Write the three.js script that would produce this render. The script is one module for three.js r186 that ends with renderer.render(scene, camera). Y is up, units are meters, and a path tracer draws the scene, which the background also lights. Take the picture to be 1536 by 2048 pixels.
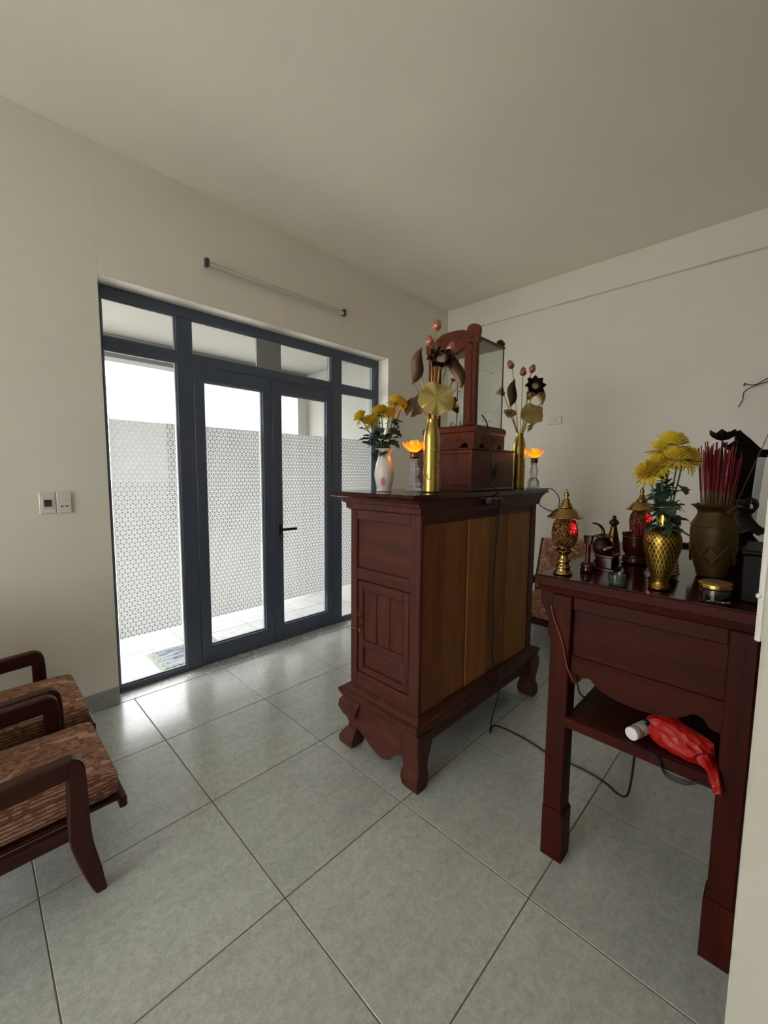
import * as THREE from 'three';
import { mergeGeometries, mergeVertices, toCreasedNormals } from 'three/addons/utils/BufferGeometryUtils.js';
import { ConvexGeometry } from 'three/addons/geometries/ConvexGeometry.js';

// ---------------------------------------------------------------- camera, sky, exposure
const scene = new THREE.Scene();
const EYE = 1.4704, PITCH = 0.09346, YAW = 0.77572, ROLL = 0.00881;
const camera = new THREE.PerspectiveCamera(2 * Math.atan(1024 / 827.8) * 180 / Math.PI, 0.75, 0.05, 200);
{
  const fw = new THREE.Vector3(Math.cos(YAW) * Math.cos(PITCH), -Math.sin(PITCH), -Math.sin(YAW) * Math.cos(PITCH));
  const rt = new THREE.Vector3(Math.sin(YAW), 0, Math.cos(YAW));
  const up = new THREE.Vector3().crossVectors(rt, fw);
  camera.position.set(0, EYE, 0);
  camera.up.copy(rt).multiplyScalar(-Math.sin(ROLL)).addScaledVector(up, Math.cos(ROLL));
  camera.lookAt(fw.clone().add(camera.position));
}
const renderer = new THREE.WebGLRenderer();
renderer.toneMapping = THREE.LinearToneMapping;
renderer.toneMappingExposure = 1.2;
renderer.shadowMap.enabled = true;

// seeded random numbers and tiling noise
let seed = 7;
const rnd = () => { seed = (seed * 1664525 + 1013904223) >>> 0; return seed / 4294967296; };
const rr = (a, b) => a + (b - a) * rnd();
const hash = (x, y, s) => { let h = (x * 374761393 + y * 668265263 + s * 2147483647) | 0; h = Math.imul(h ^ (h >>> 13), 1274126177); h ^= h >>> 16; return (h >>> 0) / 4294967296; };
function vn(x, y, px, py, s) {
  const xi = Math.floor(x), yi = Math.floor(y), fx = x - xi, fy = y - yi, m = (a, n) => ((a % n) + n) % n;
  const a = fx * fx * (3 - 2 * fx), b = fy * fy * (3 - 2 * fy);
  const h = (i, j) => hash(m(xi + i, px), m(yi + j, py), s);
  return (h(0, 0) * (1 - a) + h(1, 0) * a) * (1 - b) + (h(0, 1) * (1 - a) + h(1, 1) * a) * b;
}
function fbm(u, v, nx, ny, oct, s) { let t = 0, w = 0.5, n = 0; for (let o = 0; o < oct; o++) { t += w * vn(u * nx, v * ny, nx, ny, s + o * 17); n += w; w *= 0.5; nx *= 2; ny *= 2; } return t / n; }
const clamp = (x, a = 0, b = 1) => Math.min(b, Math.max(a, x));
const mix = (a, b, t) => a + (b - a) * t;
const step = (a, b, x) => { const t = clamp((x - a) / (b - a)); return t * t * (3 - 2 * t); };

// overcast sky: near-even bright cloud with soft grey patches
{
  const w = 512, h = 256, d = new Float32Array(w * h * 4);
  for (let j = 0; j < h; j++) for (let i = 0; i < w; i++) {
    const u = i / w, v = j / h, el = (v - 0.5) * 2;
    const c = fbm(u, v * 0.5, 14, 14, 5, 3), c2 = fbm(u + 0.3, v, 5, 5, 4, 9);
    let b = 1.02 + 0.42 * (c - 0.5) + 0.25 * (c2 - 0.5);
    b *= 1.0 + 0.12 * clamp(el);
    const g = 1 - clamp((b - 0.95) * 2) * 0.0, k = (j * w + i) * 4;
    d[k] = b * 0.985 * g; d[k + 1] = b * 1.0; d[k + 2] = b * 1.02; d[k + 3] = 1;
  }
  const t = new THREE.DataTexture(d, w, h, THREE.RGBAFormat, THREE.FloatType);
  t.mapping = THREE.EquirectangularReflectionMapping; t.magFilter = t.minFilter = THREE.LinearFilter; t.wrapS = THREE.RepeatWrapping; t.needsUpdate = true;
  scene.background = t;
  scene.backgroundIntensity = 6.2;
}

// ---------------------------------------------------------------- helpers
function tex(w, h, fn, srgb = true) {
  const d = new Uint8Array(w * h * 4);
  for (let j = 0; j < h; j++) for (let i = 0; i < w; i++) {
    const c = fn(i / w, j / h), k = (j * w + i) * 4;
    d[k] = clamp(c[0]) * 255; d[k + 1] = clamp(c[1]) * 255; d[k + 2] = clamp(c[2]) * 255; d[k + 3] = 255;
  }
  const t = new THREE.DataTexture(d, w, h, THREE.RGBAFormat);
  t.wrapS = t.wrapT = THREE.RepeatWrapping; t.magFilter = THREE.LinearFilter; t.minFilter = THREE.LinearMipmapLinearFilter; t.generateMipmaps = true;
  if (srgb) t.colorSpace = THREE.SRGBColorSpace;
  t.needsUpdate = true; return t;
}
const mixc = (a, b, t) => [mix(a[0], b[0], t), mix(a[1], b[1], t), mix(a[2], b[2], t)];
const S = (hex) => { const c = new THREE.Color(); c.set(hex); return c; };
const std = (o) => new THREE.MeshStandardMaterial({ side: THREE.DoubleSide, ...o });
const phy = (o) => new THREE.MeshPhysicalMaterial({ side: THREE.DoubleSide, ...o });

function uvBox(g, opt = {}) {   // uv in metres from the dominant face direction; grain axis runs along v
  const { grain = -1, off = [0, 0], s = 1 } = opt;
  if (g.index) g = g.toNonIndexed();
  if (!g.attributes.normal) g.computeVertexNormals();
  const p = g.attributes.position, uv = new Float32Array(p.count * 2);
  for (let i = 0; i < p.count; i += 3) {
    const a = new THREE.Vector3().fromBufferAttribute(p, i), b = new THREE.Vector3().fromBufferAttribute(p, i + 1), c = new THREE.Vector3().fromBufferAttribute(p, i + 2);
    const n = b.clone().sub(a).cross(c.clone().sub(a)), ax = Math.abs(n.x), ay = Math.abs(n.y), az = Math.abs(n.z);
    let U, V;
    if (ax >= ay && ax >= az) { U = 2; V = 1; } else if (ay >= az) { U = 0; V = 2; } else { U = 0; V = 1; }
    if (grain >= 0 && U === grain) { const t = U; U = V; V = t; }
    [a, b, c].forEach((q, k) => { uv[(i + k) * 2] = q.getComponent(U) * s + off[0]; uv[(i + k) * 2 + 1] = q.getComponent(V) * s + off[1]; });
  }
  g.setAttribute('uv', new THREE.BufferAttribute(uv, 2));
  return g;
}
const clean = (g) => { const o = new THREE.BufferGeometry(); g = g.index ? g.toNonIndexed() : g; if (!g.attributes.normal) g.computeVertexNormals(); for (const k of ['position', 'normal', 'uv']) { if (g.attributes[k]) o.setAttribute(k, g.attributes[k]); else if (k === 'uv') o.setAttribute('uv', new THREE.BufferAttribute(new Float32Array(g.attributes.position.count * 2), 2)); } return o; };
const merge = (gs) => mergeGeometries(gs.map(clean));
const place = (g, x, y, z, ry = 0, rx = 0, rz = 0) => { if (rx) g.rotateX(rx); if (rz) g.rotateZ(rz); if (ry) g.rotateY(ry); g.translate(x, y, z); return g; };

const boxCache = new Map();
function cb(w, h, d, c = 0.002, grain = -1, off = [0, 0]) {   // chamfered box round the origin
  c = Math.min(c, w / 2.5, h / 2.5, d / 2.5);
  const pts = [];
  for (const x of [-1, 1]) for (const y of [-1, 1]) for (const z of [-1, 1]) {
    const X = w / 2, Y = h / 2, Z = d / 2;
    pts.push(new THREE.Vector3(x * X, y * (Y - c), z * (Z - c)), new THREE.Vector3(x * (X - c), y * Y, z * (Z - c)), new THREE.Vector3(x * (X - c), y * (Y - c), z * Z));
  }
  return uvBox(new ConvexGeometry(pts), { grain, off });
}
// box given by its limits
const bx = (x0, x1, y0, y1, z0, z1, c = 0.002, grain = -1) => { const g = cb(x1 - x0, y1 - y0, z1 - z0, c); g.translate((x0 + x1) / 2, (y0 + y1) / 2, (z0 + z1) / 2); return uvBox(g, { grain, off: [rnd(), rnd()] }); };
function rectLoft(lv, opt = {}) {   // stacked rectangles [y, x0, x1, z0, z1]
  const P = []; const q = (a, b, c, d) => P.push(...a, ...b, ...c, ...a, ...c, ...d);
  const ring = ([y, x0, x1, z0, z1]) => [[x0, y, z1], [x1, y, z1], [x1, y, z0], [x0, y, z0]];
  for (let i = 0; i + 1 < lv.length; i++) { const A = ring(lv[i]), B = ring(lv[i + 1]); for (let k = 0; k < 4; k++) { const m = (k + 1) % 4; q(A[k], A[m], B[m], B[k]); } }
  const b = ring(lv[0]), t = ring(lv[lv.length - 1]);
  q(b[3], b[2], b[1], b[0]); q(t[0], t[1], t[2], t[3]);
  const g = new THREE.BufferGeometry(); g.setAttribute('position', new THREE.Float32BufferAttribute(P, 3)); g.computeVertexNormals();
  return uvBox(g, { off: [rnd(), rnd()], ...opt });
}
function lathe(pts, seg = 32, smooth = 0) {   // pts [[radius, y], ...]
  let v = pts.map(([r, y]) => new THREE.Vector2(Math.max(r, 1e-4), y));
  if (smooth) v = new THREE.SplineCurve(v).getPoints(smooth).map((p) => new THREE.Vector2(Math.max(p.x, 1e-4), p.y));
  return new THREE.LatheGeometry(v, seg);
}
function tube(pts, r, seg = 24, rad = 6, closed = false) { return new THREE.TubeGeometry(new THREE.CatmullRomCurve3(pts.map((p) => new THREE.Vector3(...p)), closed, 'centripetal'), seg, r, rad, closed); }
function taper(pts, r0, r1, seg = 16, rad = 6) {
  const c = new THREE.CatmullRomCurve3(pts.map((p) => new THREE.Vector3(...p))), g = new THREE.TubeGeometry(c, seg, 1, rad), p = g.attributes.position;
  for (let i = 0; i <= seg; i++) { const o = c.getPointAt(i / seg), r = mix(r0, r1, i / seg); for (let k = 0; k <= rad; k++) { const n = i * (rad + 1) + k; p.setXYZ(n, o.x + (p.getX(n) - o.x) * r, o.y + (p.getY(n) - o.y) * r, o.z + (p.getZ(n) - o.z) * r); } }
  g.computeVertexNormals(); return g;
}
function ext(pts, depth, bevel = 0.002, curve = false) {   // outline in x-y, extruded along z and centred
  const s = new THREE.Shape(); if (curve) { s.moveTo(...pts[0]); s.splineThru(pts.slice(1).map((p) => new THREE.Vector2(...p))); } else pts.forEach((p, i) => (i ? s.lineTo(...p) : s.moveTo(...p)));
  const g = new THREE.ExtrudeGeometry(s, { depth: depth - 2 * bevel, bevelEnabled: bevel > 0, bevelSize: bevel, bevelThickness: bevel, bevelSegments: 1, steps: 1, curveSegments: 6 });
  g.translate(0, 0, -(depth - 2 * bevel) / 2); return g;
}
const smoothPts = (pts, n) => new THREE.SplineCurve(pts.map((p) => new THREE.Vector2(...p))).getPoints(n).map((p) => [p.x, p.y]);

const taken = new Map();
const numbered = (n) => { const k = taken.get(n) ?? 0; taken.set(n, k + 1); return k ? n + '_' + String(k).padStart(3, '0') : n; };
function tag(o, label, category, group, kind) { if (label) o.userData.label = label; if (category) o.userData.category = category; if (group) o.userData.group = group; if (kind) o.userData.kind = kind; return o; }
function mesh(name, geo, mat, parent = scene, label) {
  const m = new THREE.Mesh(geo, mat); m.name = parent === scene ? numbered(name) : name; m.castShadow = m.receiveShadow = true; parent.add(m);
  if (label) m.userData.label = label; return m;
}
function thing(name, label, category, [x, y, z] = [0, 0, 0], turn = 0, group) {
  const o = new THREE.Group(); o.name = numbered(name); o.position.set(x, y, z); o.rotation.y = turn; scene.add(o); return tag(o, label, category, group);
}
function struct(name) { const o = new THREE.Group(); o.name = name; o.userData.kind = 'structure'; scene.add(o); return o; }
const solid = (name, g, m) => tag(mesh(name, g, m), null, null, null, 'structure');
function copy(o, label, group) { const c = o.clone(); c.name = numbered(o.name.replace(/_\d{3}$/, '')); scene.add(c); c.userData = { ...o.userData }; if (label) c.userData.label = label; if (group) c.userData.group = group; return c; }

// ---------------------------------------------------------------- materials
const woodTex = (dark, light, s, nx = 60) => tex(512, 512, (u, v) => {
  const w = fbm(u, v, 4, 2, 3, s), f = fbm(u + 0.0, v, nx, 3, 3, s + 5), b = 0.5 + 0.5 * Math.sin((u * 9 + w * 2.2) * Math.PI * 2), k = fbm(u, v, 160, 6, 2, s + 9);
  return mixc(dark, light, clamp(0.15 + 0.45 * f + 0.25 * b * w + 0.35 * (k - 0.35)));
});
const roughTex = tex(256, 256, (u, v) => { const a = 0.55 + 0.45 * fbm(u, v, 8, 8, 4, 41); return [a, a, a]; }, false);
const W = {
  side: phy({ map: woodTex([0.21, 0.09, 0.07], [0.40, 0.20, 0.16], 11), roughness: 0.45, specularIntensity: 0.6 }),
  planks: [[0.68, 0.40, 0.18], [0.76, 0.48, 0.20], [0.60, 0.33, 0.17]].map((c, i) => std({ map: woodTex(c.map((x) => x * 0.62), c, 21 + i * 3, 40), roughness: 0.55 })),
  base: phy({ map: woodTex([0.20, 0.09, 0.06], [0.40, 0.20, 0.14], 31), roughness: 0.5, specularIntensity: 0.5 }),
  table: phy({ map: woodTex([0.15, 0.04, 0.02], [0.31, 0.095, 0.048], 37), roughness: 0.5, specularIntensity: 0.25 }),
  tableTop: phy({ map: woodTex([0.13, 0.045, 0.03], [0.25, 0.095, 0.06], 39), roughness: 0.13, specularIntensity: 0.8 }),
  case: phy({ map: woodTex([0.26, 0.105, 0.055], [0.46, 0.215, 0.11], 47), roughness: 0.35, specularIntensity: 0.5 }),
  chair: phy({ map: woodTex([0.19, 0.085, 0.07], [0.33, 0.165, 0.14], 53), roughness: 0.4, specularIntensity: 0.4 }),
  black: phy({ map: woodTex([0.03, 0.025, 0.02], [0.08, 0.06, 0.05], 59), roughness: 0.5, specularIntensity: 0.25 }),
  lacquer: std({ map: woodTex([0.16, 0.04, 0.03], [0.30, 0.09, 0.06], 61), roughness: 0.2 }),
};
const plaster = tex(512, 512, (u, v) => { const a = 0.5 + 0.5 * (fbm(u, v, 40, 40, 4, 71) - 0.5); return [a, a, a]; }, false);
const paint = (r, g, b, sc = 1) => { const t = tex(256, 256, (u, v) => { const k = 0.985 + 0.025 * (fbm(u, v, 3, 3, 4, 77) - 0.3); return [r * k, g * k, b * k]; }); return std({ map: t, roughness: 0.9, bumpMap: plaster, bumpScale: 0.0006 }); };
const WALL = paint(0.925, 0.905, 0.855), CEIL = paint(0.96, 0.935, 0.875), WHITE = paint(0.80, 0.78, 0.72), OUT = paint(0.62, 0.615, 0.59), OUTGREY = paint(0.50, 0.505, 0.51);
const tileTex = tex(1024, 1024, (u, v) => {
  const a = fbm(u, v, 4, 4, 5, 81), b = fbm(u, v, 60, 60, 3, 83), c = fbm(u, v, 5, 40, 3, 87);
  const k = 0.755 + 0.045 * (a - 0.5) + 0.10 * (b - 0.5) + 0.05 * (c - 0.5) + 0.07 * (fbm(u, v, 200, 200, 1, 89) - 0.5);
  return [k * 0.985, k, k * 0.965];
});
const tileRough = tex(512, 512, (u, v) => { const k = 0.72 + 0.35 * (fbm(u, v, 6, 6, 5, 91) - 0.5) + 0.18 * (fbm(u, v, 50, 50, 2, 93) - 0.5); return [k, k, k]; }, false);
const TILE = [0, 1, 2].map((i) => phy({ map: tileTex, color: new THREE.Color().setScalar([1, 0.965, 0.93][i]), roughness: 0.31, roughnessMap: tileRough, ior: 1.62 }));
const GROUT = std({ color: S('#6f6d66'), roughness: 0.95, map: roughTex });
const porchTex = tex(512, 512, (u, v) => { const a = fbm(u, v, 3, 9, 5, 101), b = Math.abs(fbm(u, v, 4, 6, 5, 103) - 0.5); const k = 0.62 + 0.08 * (a - 0.5) - 0.07 * step(0.025, 0, b); return [k, k, k * 0.99]; });
const PORCH = std({ map: porchTex, roughness: 0.6 });   // light grey marble-look tile
const BOUNCE_PALE = std({ map: tex(256, 256, (u, v) => { const k = 0.86 + 0.08 * (fbm(u, v, 12, 12, 4, 107) - 0.5); return [k, k * 0.99, k * 0.96]; }), roughness: 0.7 });   // pale surface of the added slab that bounces sky light indoors
const graniteTex = tex(512, 512, (u, v) => { const a = fbm(u, v, 70, 70, 2, 111), b = fbm(u, v, 14, 14, 4, 113); const k = 0.74 + 0.5 * (a - 0.5) * step(0.4, 0.62, b) + 0.12 * (b - 0.5); return [k, k, k * 0.99]; });
const PILLAR = paint(0.86, 0.855, 0.83);
const GRANITE = std({ map: graniteTex, roughness: 0.25 });
const SKIRT = std({ map: tileTex, color: new THREE.Color(0.62, 0.62, 0.6), roughness: 0.5 });
const FRAME = std({ color: S('#4b5466'), roughness: 0.4 });
const BEAD = std({ color: S('#8d9296'), roughness: 0.5 });
const GLASS = phy({ color: 0xffffff, transmission: 1, roughness: 0, thickness: 0, ior: 1.5 });
const CASEGLASS = phy({ color: new THREE.Color(0.92, 0.935, 0.92), transmission: 1, roughness: 0.0, thickness: 0, ior: 1.5 });
const CRYSTAL = phy({ color: S('#f4f6f6'), transmission: 0.75, roughness: 0.06, thickness: 0.02, ior: 1.52 });
const GREENGLASS = phy({ color: S('#8fae94'), transmission: 0.9, roughness: 0.1, thickness: 0.01, ior: 1.5 });
// frosted privacy film: overlapping rings on a hexagonal grid; the thin petals scatter, the three-cornered gaps are clearer
const filmShape = (u, v) => {   // u spans one spacing, v two rows
  const x = u, y = v * Math.sqrt(3); let inside = 0, d = 9;
  for (let j = -2; j <= 4; j++) for (let i = -2; i <= 3; i++) { const r = Math.hypot(x - i - (j & 1 ? 0.5 : 0), y - j * Math.sqrt(3) / 2); if (r < 1) inside++; d = Math.min(d, Math.abs(r - 1)); }
  return inside >= 4 ? 1 : step(0.05, 0.0, d);
};
const filmCol = tex(128, 224, (u, v) => { const k = mix(0.36, 0.565, filmShape(u, v)); return [k, k, k * 0.985]; });
const filmRgh = tex(128, 224, (u, v) => { const k = mix(0.66, 1, filmShape(u, v)); return [k, k, k]; }, false);
const FILM = phy({ map: filmCol, roughness: 1, roughnessMap: filmRgh, transmission: 0.94, thickness: 0, ior: 1.2 });
const bronzeTex = tex(256, 256, (u, v) => mixc([0.27, 0.21, 0.11], [0.46, 0.37, 0.21], fbm(u, v, 6, 6, 5, 121)));
const M = {
  gold: std({ color: S('#b99a55'), metalness: 1, roughness: 0.24 }),
  goldRough: std({ color: S('#bca45c'), metalness: 1, roughness: 0.3, bumpMap: roughTex, bumpScale: 0.001 }),
  goldLeaf: std({ color: S('#bda665'), metalness: 0.6, roughness: 0.4 }),
  brass: std({ color: S('#a98a55'), metalness: 1, roughness: 0.2 }),
  darkBrass: std({ color: S('#7d5a30'), metalness: 1, roughness: 0.3 }),
  bronze: std({ map: bronzeTex, metalness: 0.55, roughness: 0.5 }),
  bronzeDark: std({ color: S('#241c19'), metalness: 0.4, roughness: 0.42 }),
  copper: std({ color: S('#c98a78'), metalness: 0.8, roughness: 0.28 }),
  copperDark: std({ color: S('#7c4c40'), metalness: 0.8, roughness: 0.35 }),
  petalDark: std({ color: S('#5f4a39'), metalness: 0.7, roughness: 0.4 }),
  disc: std({ color: S('#cbbf93'), metalness: 0.3, roughness: 0.5 }),
  porcelain: std({ color: S('#d9d1c8'), roughness: 0.25 }),
  yellow: phy({ color: S('#f2dc2a'), roughness: 0.75, transmission: 0.45, thickness: 0 }),
  yellow2: phy({ color: S('#ecd024'), roughness: 0.75, transmission: 0.45, thickness: 0 }),
  green: phy({ color: S('#2a4030'), roughness: 0.6, transmission: 0.15, thickness: 0 }),
  stem: std({ color: S('#4d6b3e'), roughness: 0.7 }),
  red: std({ color: S('#8e1226'), roughness: 0.6 }),
  stick: std({ color: S('#7a5c3a'), roughness: 0.8 }),
  cable: std({ color: S('#121212'), roughness: 0.55 }),
  redWire: std({ color: S('#8a2a2a'), roughness: 0.5 }),
  plastic: std({ color: S('#dedad0'), roughness: 0.4 }),
  plasticDark: std({ color: S('#3c3f3d'), roughness: 0.4 }),
  tubeGlass: std({ color: S('#cfcfc4'), roughness: 0.3 }),
  steel: std({ color: S('#a8a39a'), metalness: 1, roughness: 0.3 }),
  black: phy({ color: S('#101012'), roughness: 0.5, specularIntensity: 0.3 }),
};

// ---------------------------------------------------------------- the room
const X0 = -3.6, X1 = 4.05, Z0 = -2.94, Z1 = 2.4, H = 3.32, T = 0.2;
const OX0 = 0.62, OX1 = 3.04, OH = 2.6;   // door opening
solid('ceiling', bx(X0 - T, X1 + T, H, H + 0.15, Z0 - T, Z1 + T, 0.001), CEIL);
solid('wall_front', merge([bx(X0 - T, OX0, -0.3, H, Z0 - T, Z0, 0.001), bx(OX1, X1 + T, -0.3, H, Z0 - T, Z0, 0.001), bx(OX0, OX1, OH, H, Z0 - T, Z0, 0.001)]), WALL);
solid('wall_right', bx(X1, X1 + T, -0.3, H, Z0, Z1 + T, 0.001), WALL);
solid('trim_1', bx(X1 - 0.035, X1, 3.06, H, Z0, Z1, 0.003), WALL);
solid('wall_back', bx(X0 - T, X1 + T, -0.3, H, Z1, Z1 + T, 0.001), WALL);
const LZ0 = -2.8, LZ1 = -0.3, LH = 3.0;   // wide garden door on the entrance side of the room
solid('wall_left', merge([bx(X0 - T, X0, -0.3, H, Z0, LZ0, 0.001), bx(X0 - T, X0, -0.3, H, LZ1, Z1, 0.001), bx(X0 - T, X0, LH, H, LZ0, LZ1, 0.001)]), WALL);
solid('wall_partition', bx(1.2, 1.32, 0, H, -0.022, Z1, 0.006), WHITE);
// skirting tiles
for (const [n, a] of [['baseboard_front', [X0, OX0, 0, 0.115, Z0, Z0 + 0.012]], ['baseboard_corner', [OX1, X1, 0, 0.115, Z0, Z0 + 0.012]], ['baseboard_right', [X1 - 0.012, X1, 0, 0.115, Z0, Z1]]]) solid(n, bx(...a, 0.003), SKIRT);

// floor: 60 cm tiles, each a piece, on a grout bed
{
  const f = struct('floor');
  mesh('grout_bed', bx(X0, X1, -0.3, -0.0015, Z0, Z1, 0.0005), GROUT, f);
  const gx = 0.70, gz = -2.35, s = 0.6, gap = 0.0035;
  const cut = (a, b) => [a, b];
  const cache = new Map();
  for (let i = -8; i < 6; i++) for (let j = -1; j < 9; j++) {
    const x0 = Math.max(X0, gx + i * s), x1 = Math.min(X1, gx + (i + 1) * s), z0 = Math.max(Z0, gz + j * s), z1 = Math.min(Z1, gz + (j + 1) * s);
    if (x1 - x0 < 0.02 || z1 - z0 < 0.02) continue;
    const w = x1 - x0 - gap, d = z1 - z0 - gap, v = Math.floor(rnd() * 4), key = [w.toFixed(3), d.toFixed(3), v].join();
    if (!cache.has(key)) cache.set(key, uvBox(cb(w, 0.012, d, 0.0015), { off: [v * 0.37, v * 0.61] }));
    const t = mesh('tile', cache.get(key), TILE[Math.floor(rnd() * 3)], f); t.position.set((x0 + x1) / 2, -0.006, (z0 + z1) / 2);
  }
}
solid('trim_2', bx(OX0, OX1, -0.05, 0.001, Z0 - T, Z0 - 0.002, 0.002), GRANITE);

// ---------------------------------------------------------------- glazed entrance: frame, side lights, transoms and two leaves
const ZF = -3.075, ZD = 0.06;   // front of the frame, its depth
const bar = (x0, x1, y0, y1, d = ZD, z = ZF, c = 0.002) => bx(x0, x1, y0, y1, z - d, z, c);
{
  const fr = struct('trim_3');
  for (const [n, a] of [['jamb', [OX0, 0.657, 0, OH]], ['jamb', [2.972, OX1, 0, OH]], ['head', [0.657, 2.972, 2.53, OH]], ['mullion', [1.087, 1.192, 0, 2.53]], ['mullion', [2.432, 2.555, 0, 2.53]],
    ['transom_rail', [0.657, 1.087, 2.222, 2.295]], ['transom_rail', [1.192, 2.432, 2.222, 2.295]], ['transom_rail', [2.555, 2.972, 2.222, 2.295]], ['sill', [0.657, 1.087, 0.0015, 0.04]], ['sill', [2.555, 2.972, 0.0015, 0.04]]]) mesh(n, bar(...a), FRAME, fr);
  mesh('cover_plate', bar(1.708, 1.906, 2.295, 2.53, 0.03, ZF - 0.012), std({ color: S('#8b8c8a'), roughness: 0.5 }), fr, 'pale grey cover plate between the transom panes');
}
function pane(p, x0, x1, y0, y1, film) {
  mesh('pane', bx(x0 + 0.002, x1 - 0.002, y0 + 0.002, y1 - 0.002, ZF - 0.041, ZF - 0.036, 0.0005), GLASS, p);
  const b = 0.011, z0 = ZF - 0.034, z1 = ZF - 0.016;
  for (const a of [[x0, x0 + b, y0, y1], [x1 - b, x1, y0, y1], [x0 + b, x1 - b, y0, y0 + b], [x0 + b, x1 - b, y1 - b, y1]]) mesh('glazing_bead', bx(...a, z0, z1, 0.002), BEAD, p);
  if (film) {
    const w = x1 - x0 - 2 * b - 0.012, h = 1.45, g = new THREE.PlaneGeometry(w, h), uv = g.attributes.uv;
    for (let i = 0; i < uv.count; i++) uv.setXY(i, uv.getX(i) * w / 0.033, uv.getY(i) * h / (0.033 * Math.sqrt(3)));
    g.translate((x0 + x1) / 2, 0.35 + h / 2, ZF - 0.0345);
    mesh('frosted_film', g, FILM, p, 'white frosted privacy film printed with overlapping rings');
  }
}
{ const w = struct('window_1'); pane(w, 0.657, 1.087, 0.04, 2.222, true); }
{ const w = struct('window_2'); pane(w, 2.555, 2.972, 0.04, 2.222, true); }
{ const w = struct('window_3'); pane(w, 0.657, 1.087, 2.295, 2.53); }
{ const w = struct('window_4'); pane(w, 1.192, 1.708, 2.295, 2.53); }
{ const w = struct('window_5'); pane(w, 1.906, 2.432, 2.295, 2.53); }
{ const w = struct('window_6'); pane(w, 2.555, 2.972, 2.295, 2.53); }
function leaf(n, x0, x1, g0, g1) {
  const d = struct(n), z = ZF + 0.004, y0 = 0.008, y1 = 2.219;
  mesh('stile', bar(x0, g0, y0, y1, 0.058, z), FRAME, d); mesh('stile', bar(g1, x1, y0, y1, 0.058, z), FRAME, d);
  mesh('top_rail', bar(g0, g1, 2.12, y1, 0.058, z), FRAME, d); mesh('bottom_rail', bar(g0, g1, y0, 0.147, 0.058, z), FRAME, d);
  pane(d, g0, g1, 0.147, 2.12, true); return d;
}
leaf('door_1', 1.195, 1.811, 1.267, 1.732);
{
  const d = leaf('door_2', 1.815, 2.429, 1.903, 2.372), z = ZF + 0.004;
  const h = mesh('door_handle', merge([bx(1.862, 1.882, 0.94, 1.03, z, z + 0.008, 0.003), place(new THREE.CylinderGeometry(0.009, 0.009, 0.045, 12), 1.872, 0.99, z + 0.028, 0, Math.PI / 2), bx(1.863, 2.008, 0.979, 1.0, z + 0.044, z + 0.058, 0.005)]), M.black, d, 'black lever handle');
  mesh('keyhole', place(new THREE.CylinderGeometry(0.011, 0.011, 0.008, 14), 1.872, 0.905, z + 0.004, 0, Math.PI / 2), M.plasticDark, d);
}
// garden door on the opposite side of the room: slim frame and four panes
{
  const w = struct('window_7'), x = X0 - 0.1, n = 4, st = (LZ1 - LZ0) / n;
  mesh('head', bx(x - 0.03, x + 0.03, LH - 0.06, LH, LZ0, LZ1), FRAME, w); mesh('sill', bx(x - 0.03, x + 0.03, -0.01, 0.05, LZ0, LZ1), FRAME, w);
  for (let i = 0; i <= n; i++) mesh('stile', bx(x - 0.03, x + 0.03, 0.05, LH - 0.06, LZ0 + i * st - (i ? 0.03 : 0), LZ0 + i * st + (i < n ? 0.03 : 0)), FRAME, w);
  for (let i = 0; i < n; i++) mesh('pane', bx(x - 0.003, x + 0.003, 0.052, LH - 0.062, LZ0 + i * st + 0.032, LZ0 + (i + 1) * st - 0.032, 0.0005), GLASS, w);
}

solid('added_bounce_slab', bx(X0 - 7, X0 - T, -0.3, -0.04, -8, 8, 0.01), BOUNCE_PALE);  // unseen slab added outside the garden door to throw light up at the ceiling
// ---------------------------------------------------------------- porch outside the entrance
{
  const f = struct('porch_floor'), z1 = Z0 - T, zE = -4.36, xa = -3.0, xb = 3.04;
  mesh('grout_bed', bx(xa, xb, -0.3, -0.0125, zE, z1, 0.001), GROUT, f);
  for (let i = -8; i < 4; i++) for (let j = 0; j < 3; j++) {
    const x0 = Math.max(xa, 1.275 + i * 0.6), x1 = Math.min(xb, 1.275 + (i + 1) * 0.6), zb = -3.69 + 0.6 - j * 0.6, za = Math.max(zE, zb - 0.6), zt = Math.min(zb, z1);
    if (x1 - x0 < 0.03 || zt - za < 0.03) continue;
    const t = mesh('tile', uvBox(cb(x1 - x0 - 0.004, 0.012, zt - za - 0.004, 0.0015), { off: [rnd(), rnd()] }), PORCH, f); t.position.set((x0 + x1) / 2, -0.008, (za + zt) / 2);
  }
  solid('porch_ceiling', bx(X0 - T, 3.3, 2.66, 2.8, -4.5, z1, 0.002), OUT);
  solid('porch_beam', bx(X0 - T, 3.3, 2.46, 2.66, -4.5, -4.32, 0.004), OUTGREY);
  solid('porch_wall', bx(3.04, 3.24, -0.3, 2.66, -4.32, z1, 0.003), OUT);
  solid('porch_pillar', bx(2.9, 3.24, -0.3, 2.46, -4.5, -4.32, 0.006), PILLAR);
  solid('ground', bx(-40, 60, -0.5, -0.3, -70, 40, 0.01), std({ map: tex(256, 256, (u, v) => { const k = 0.74 + 0.2 * (fbm(u, v, 8, 8, 5, 131) - 0.5); return [k, k * 0.99, k * 0.94]; }), roughness: 0.95 }));
}
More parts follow.
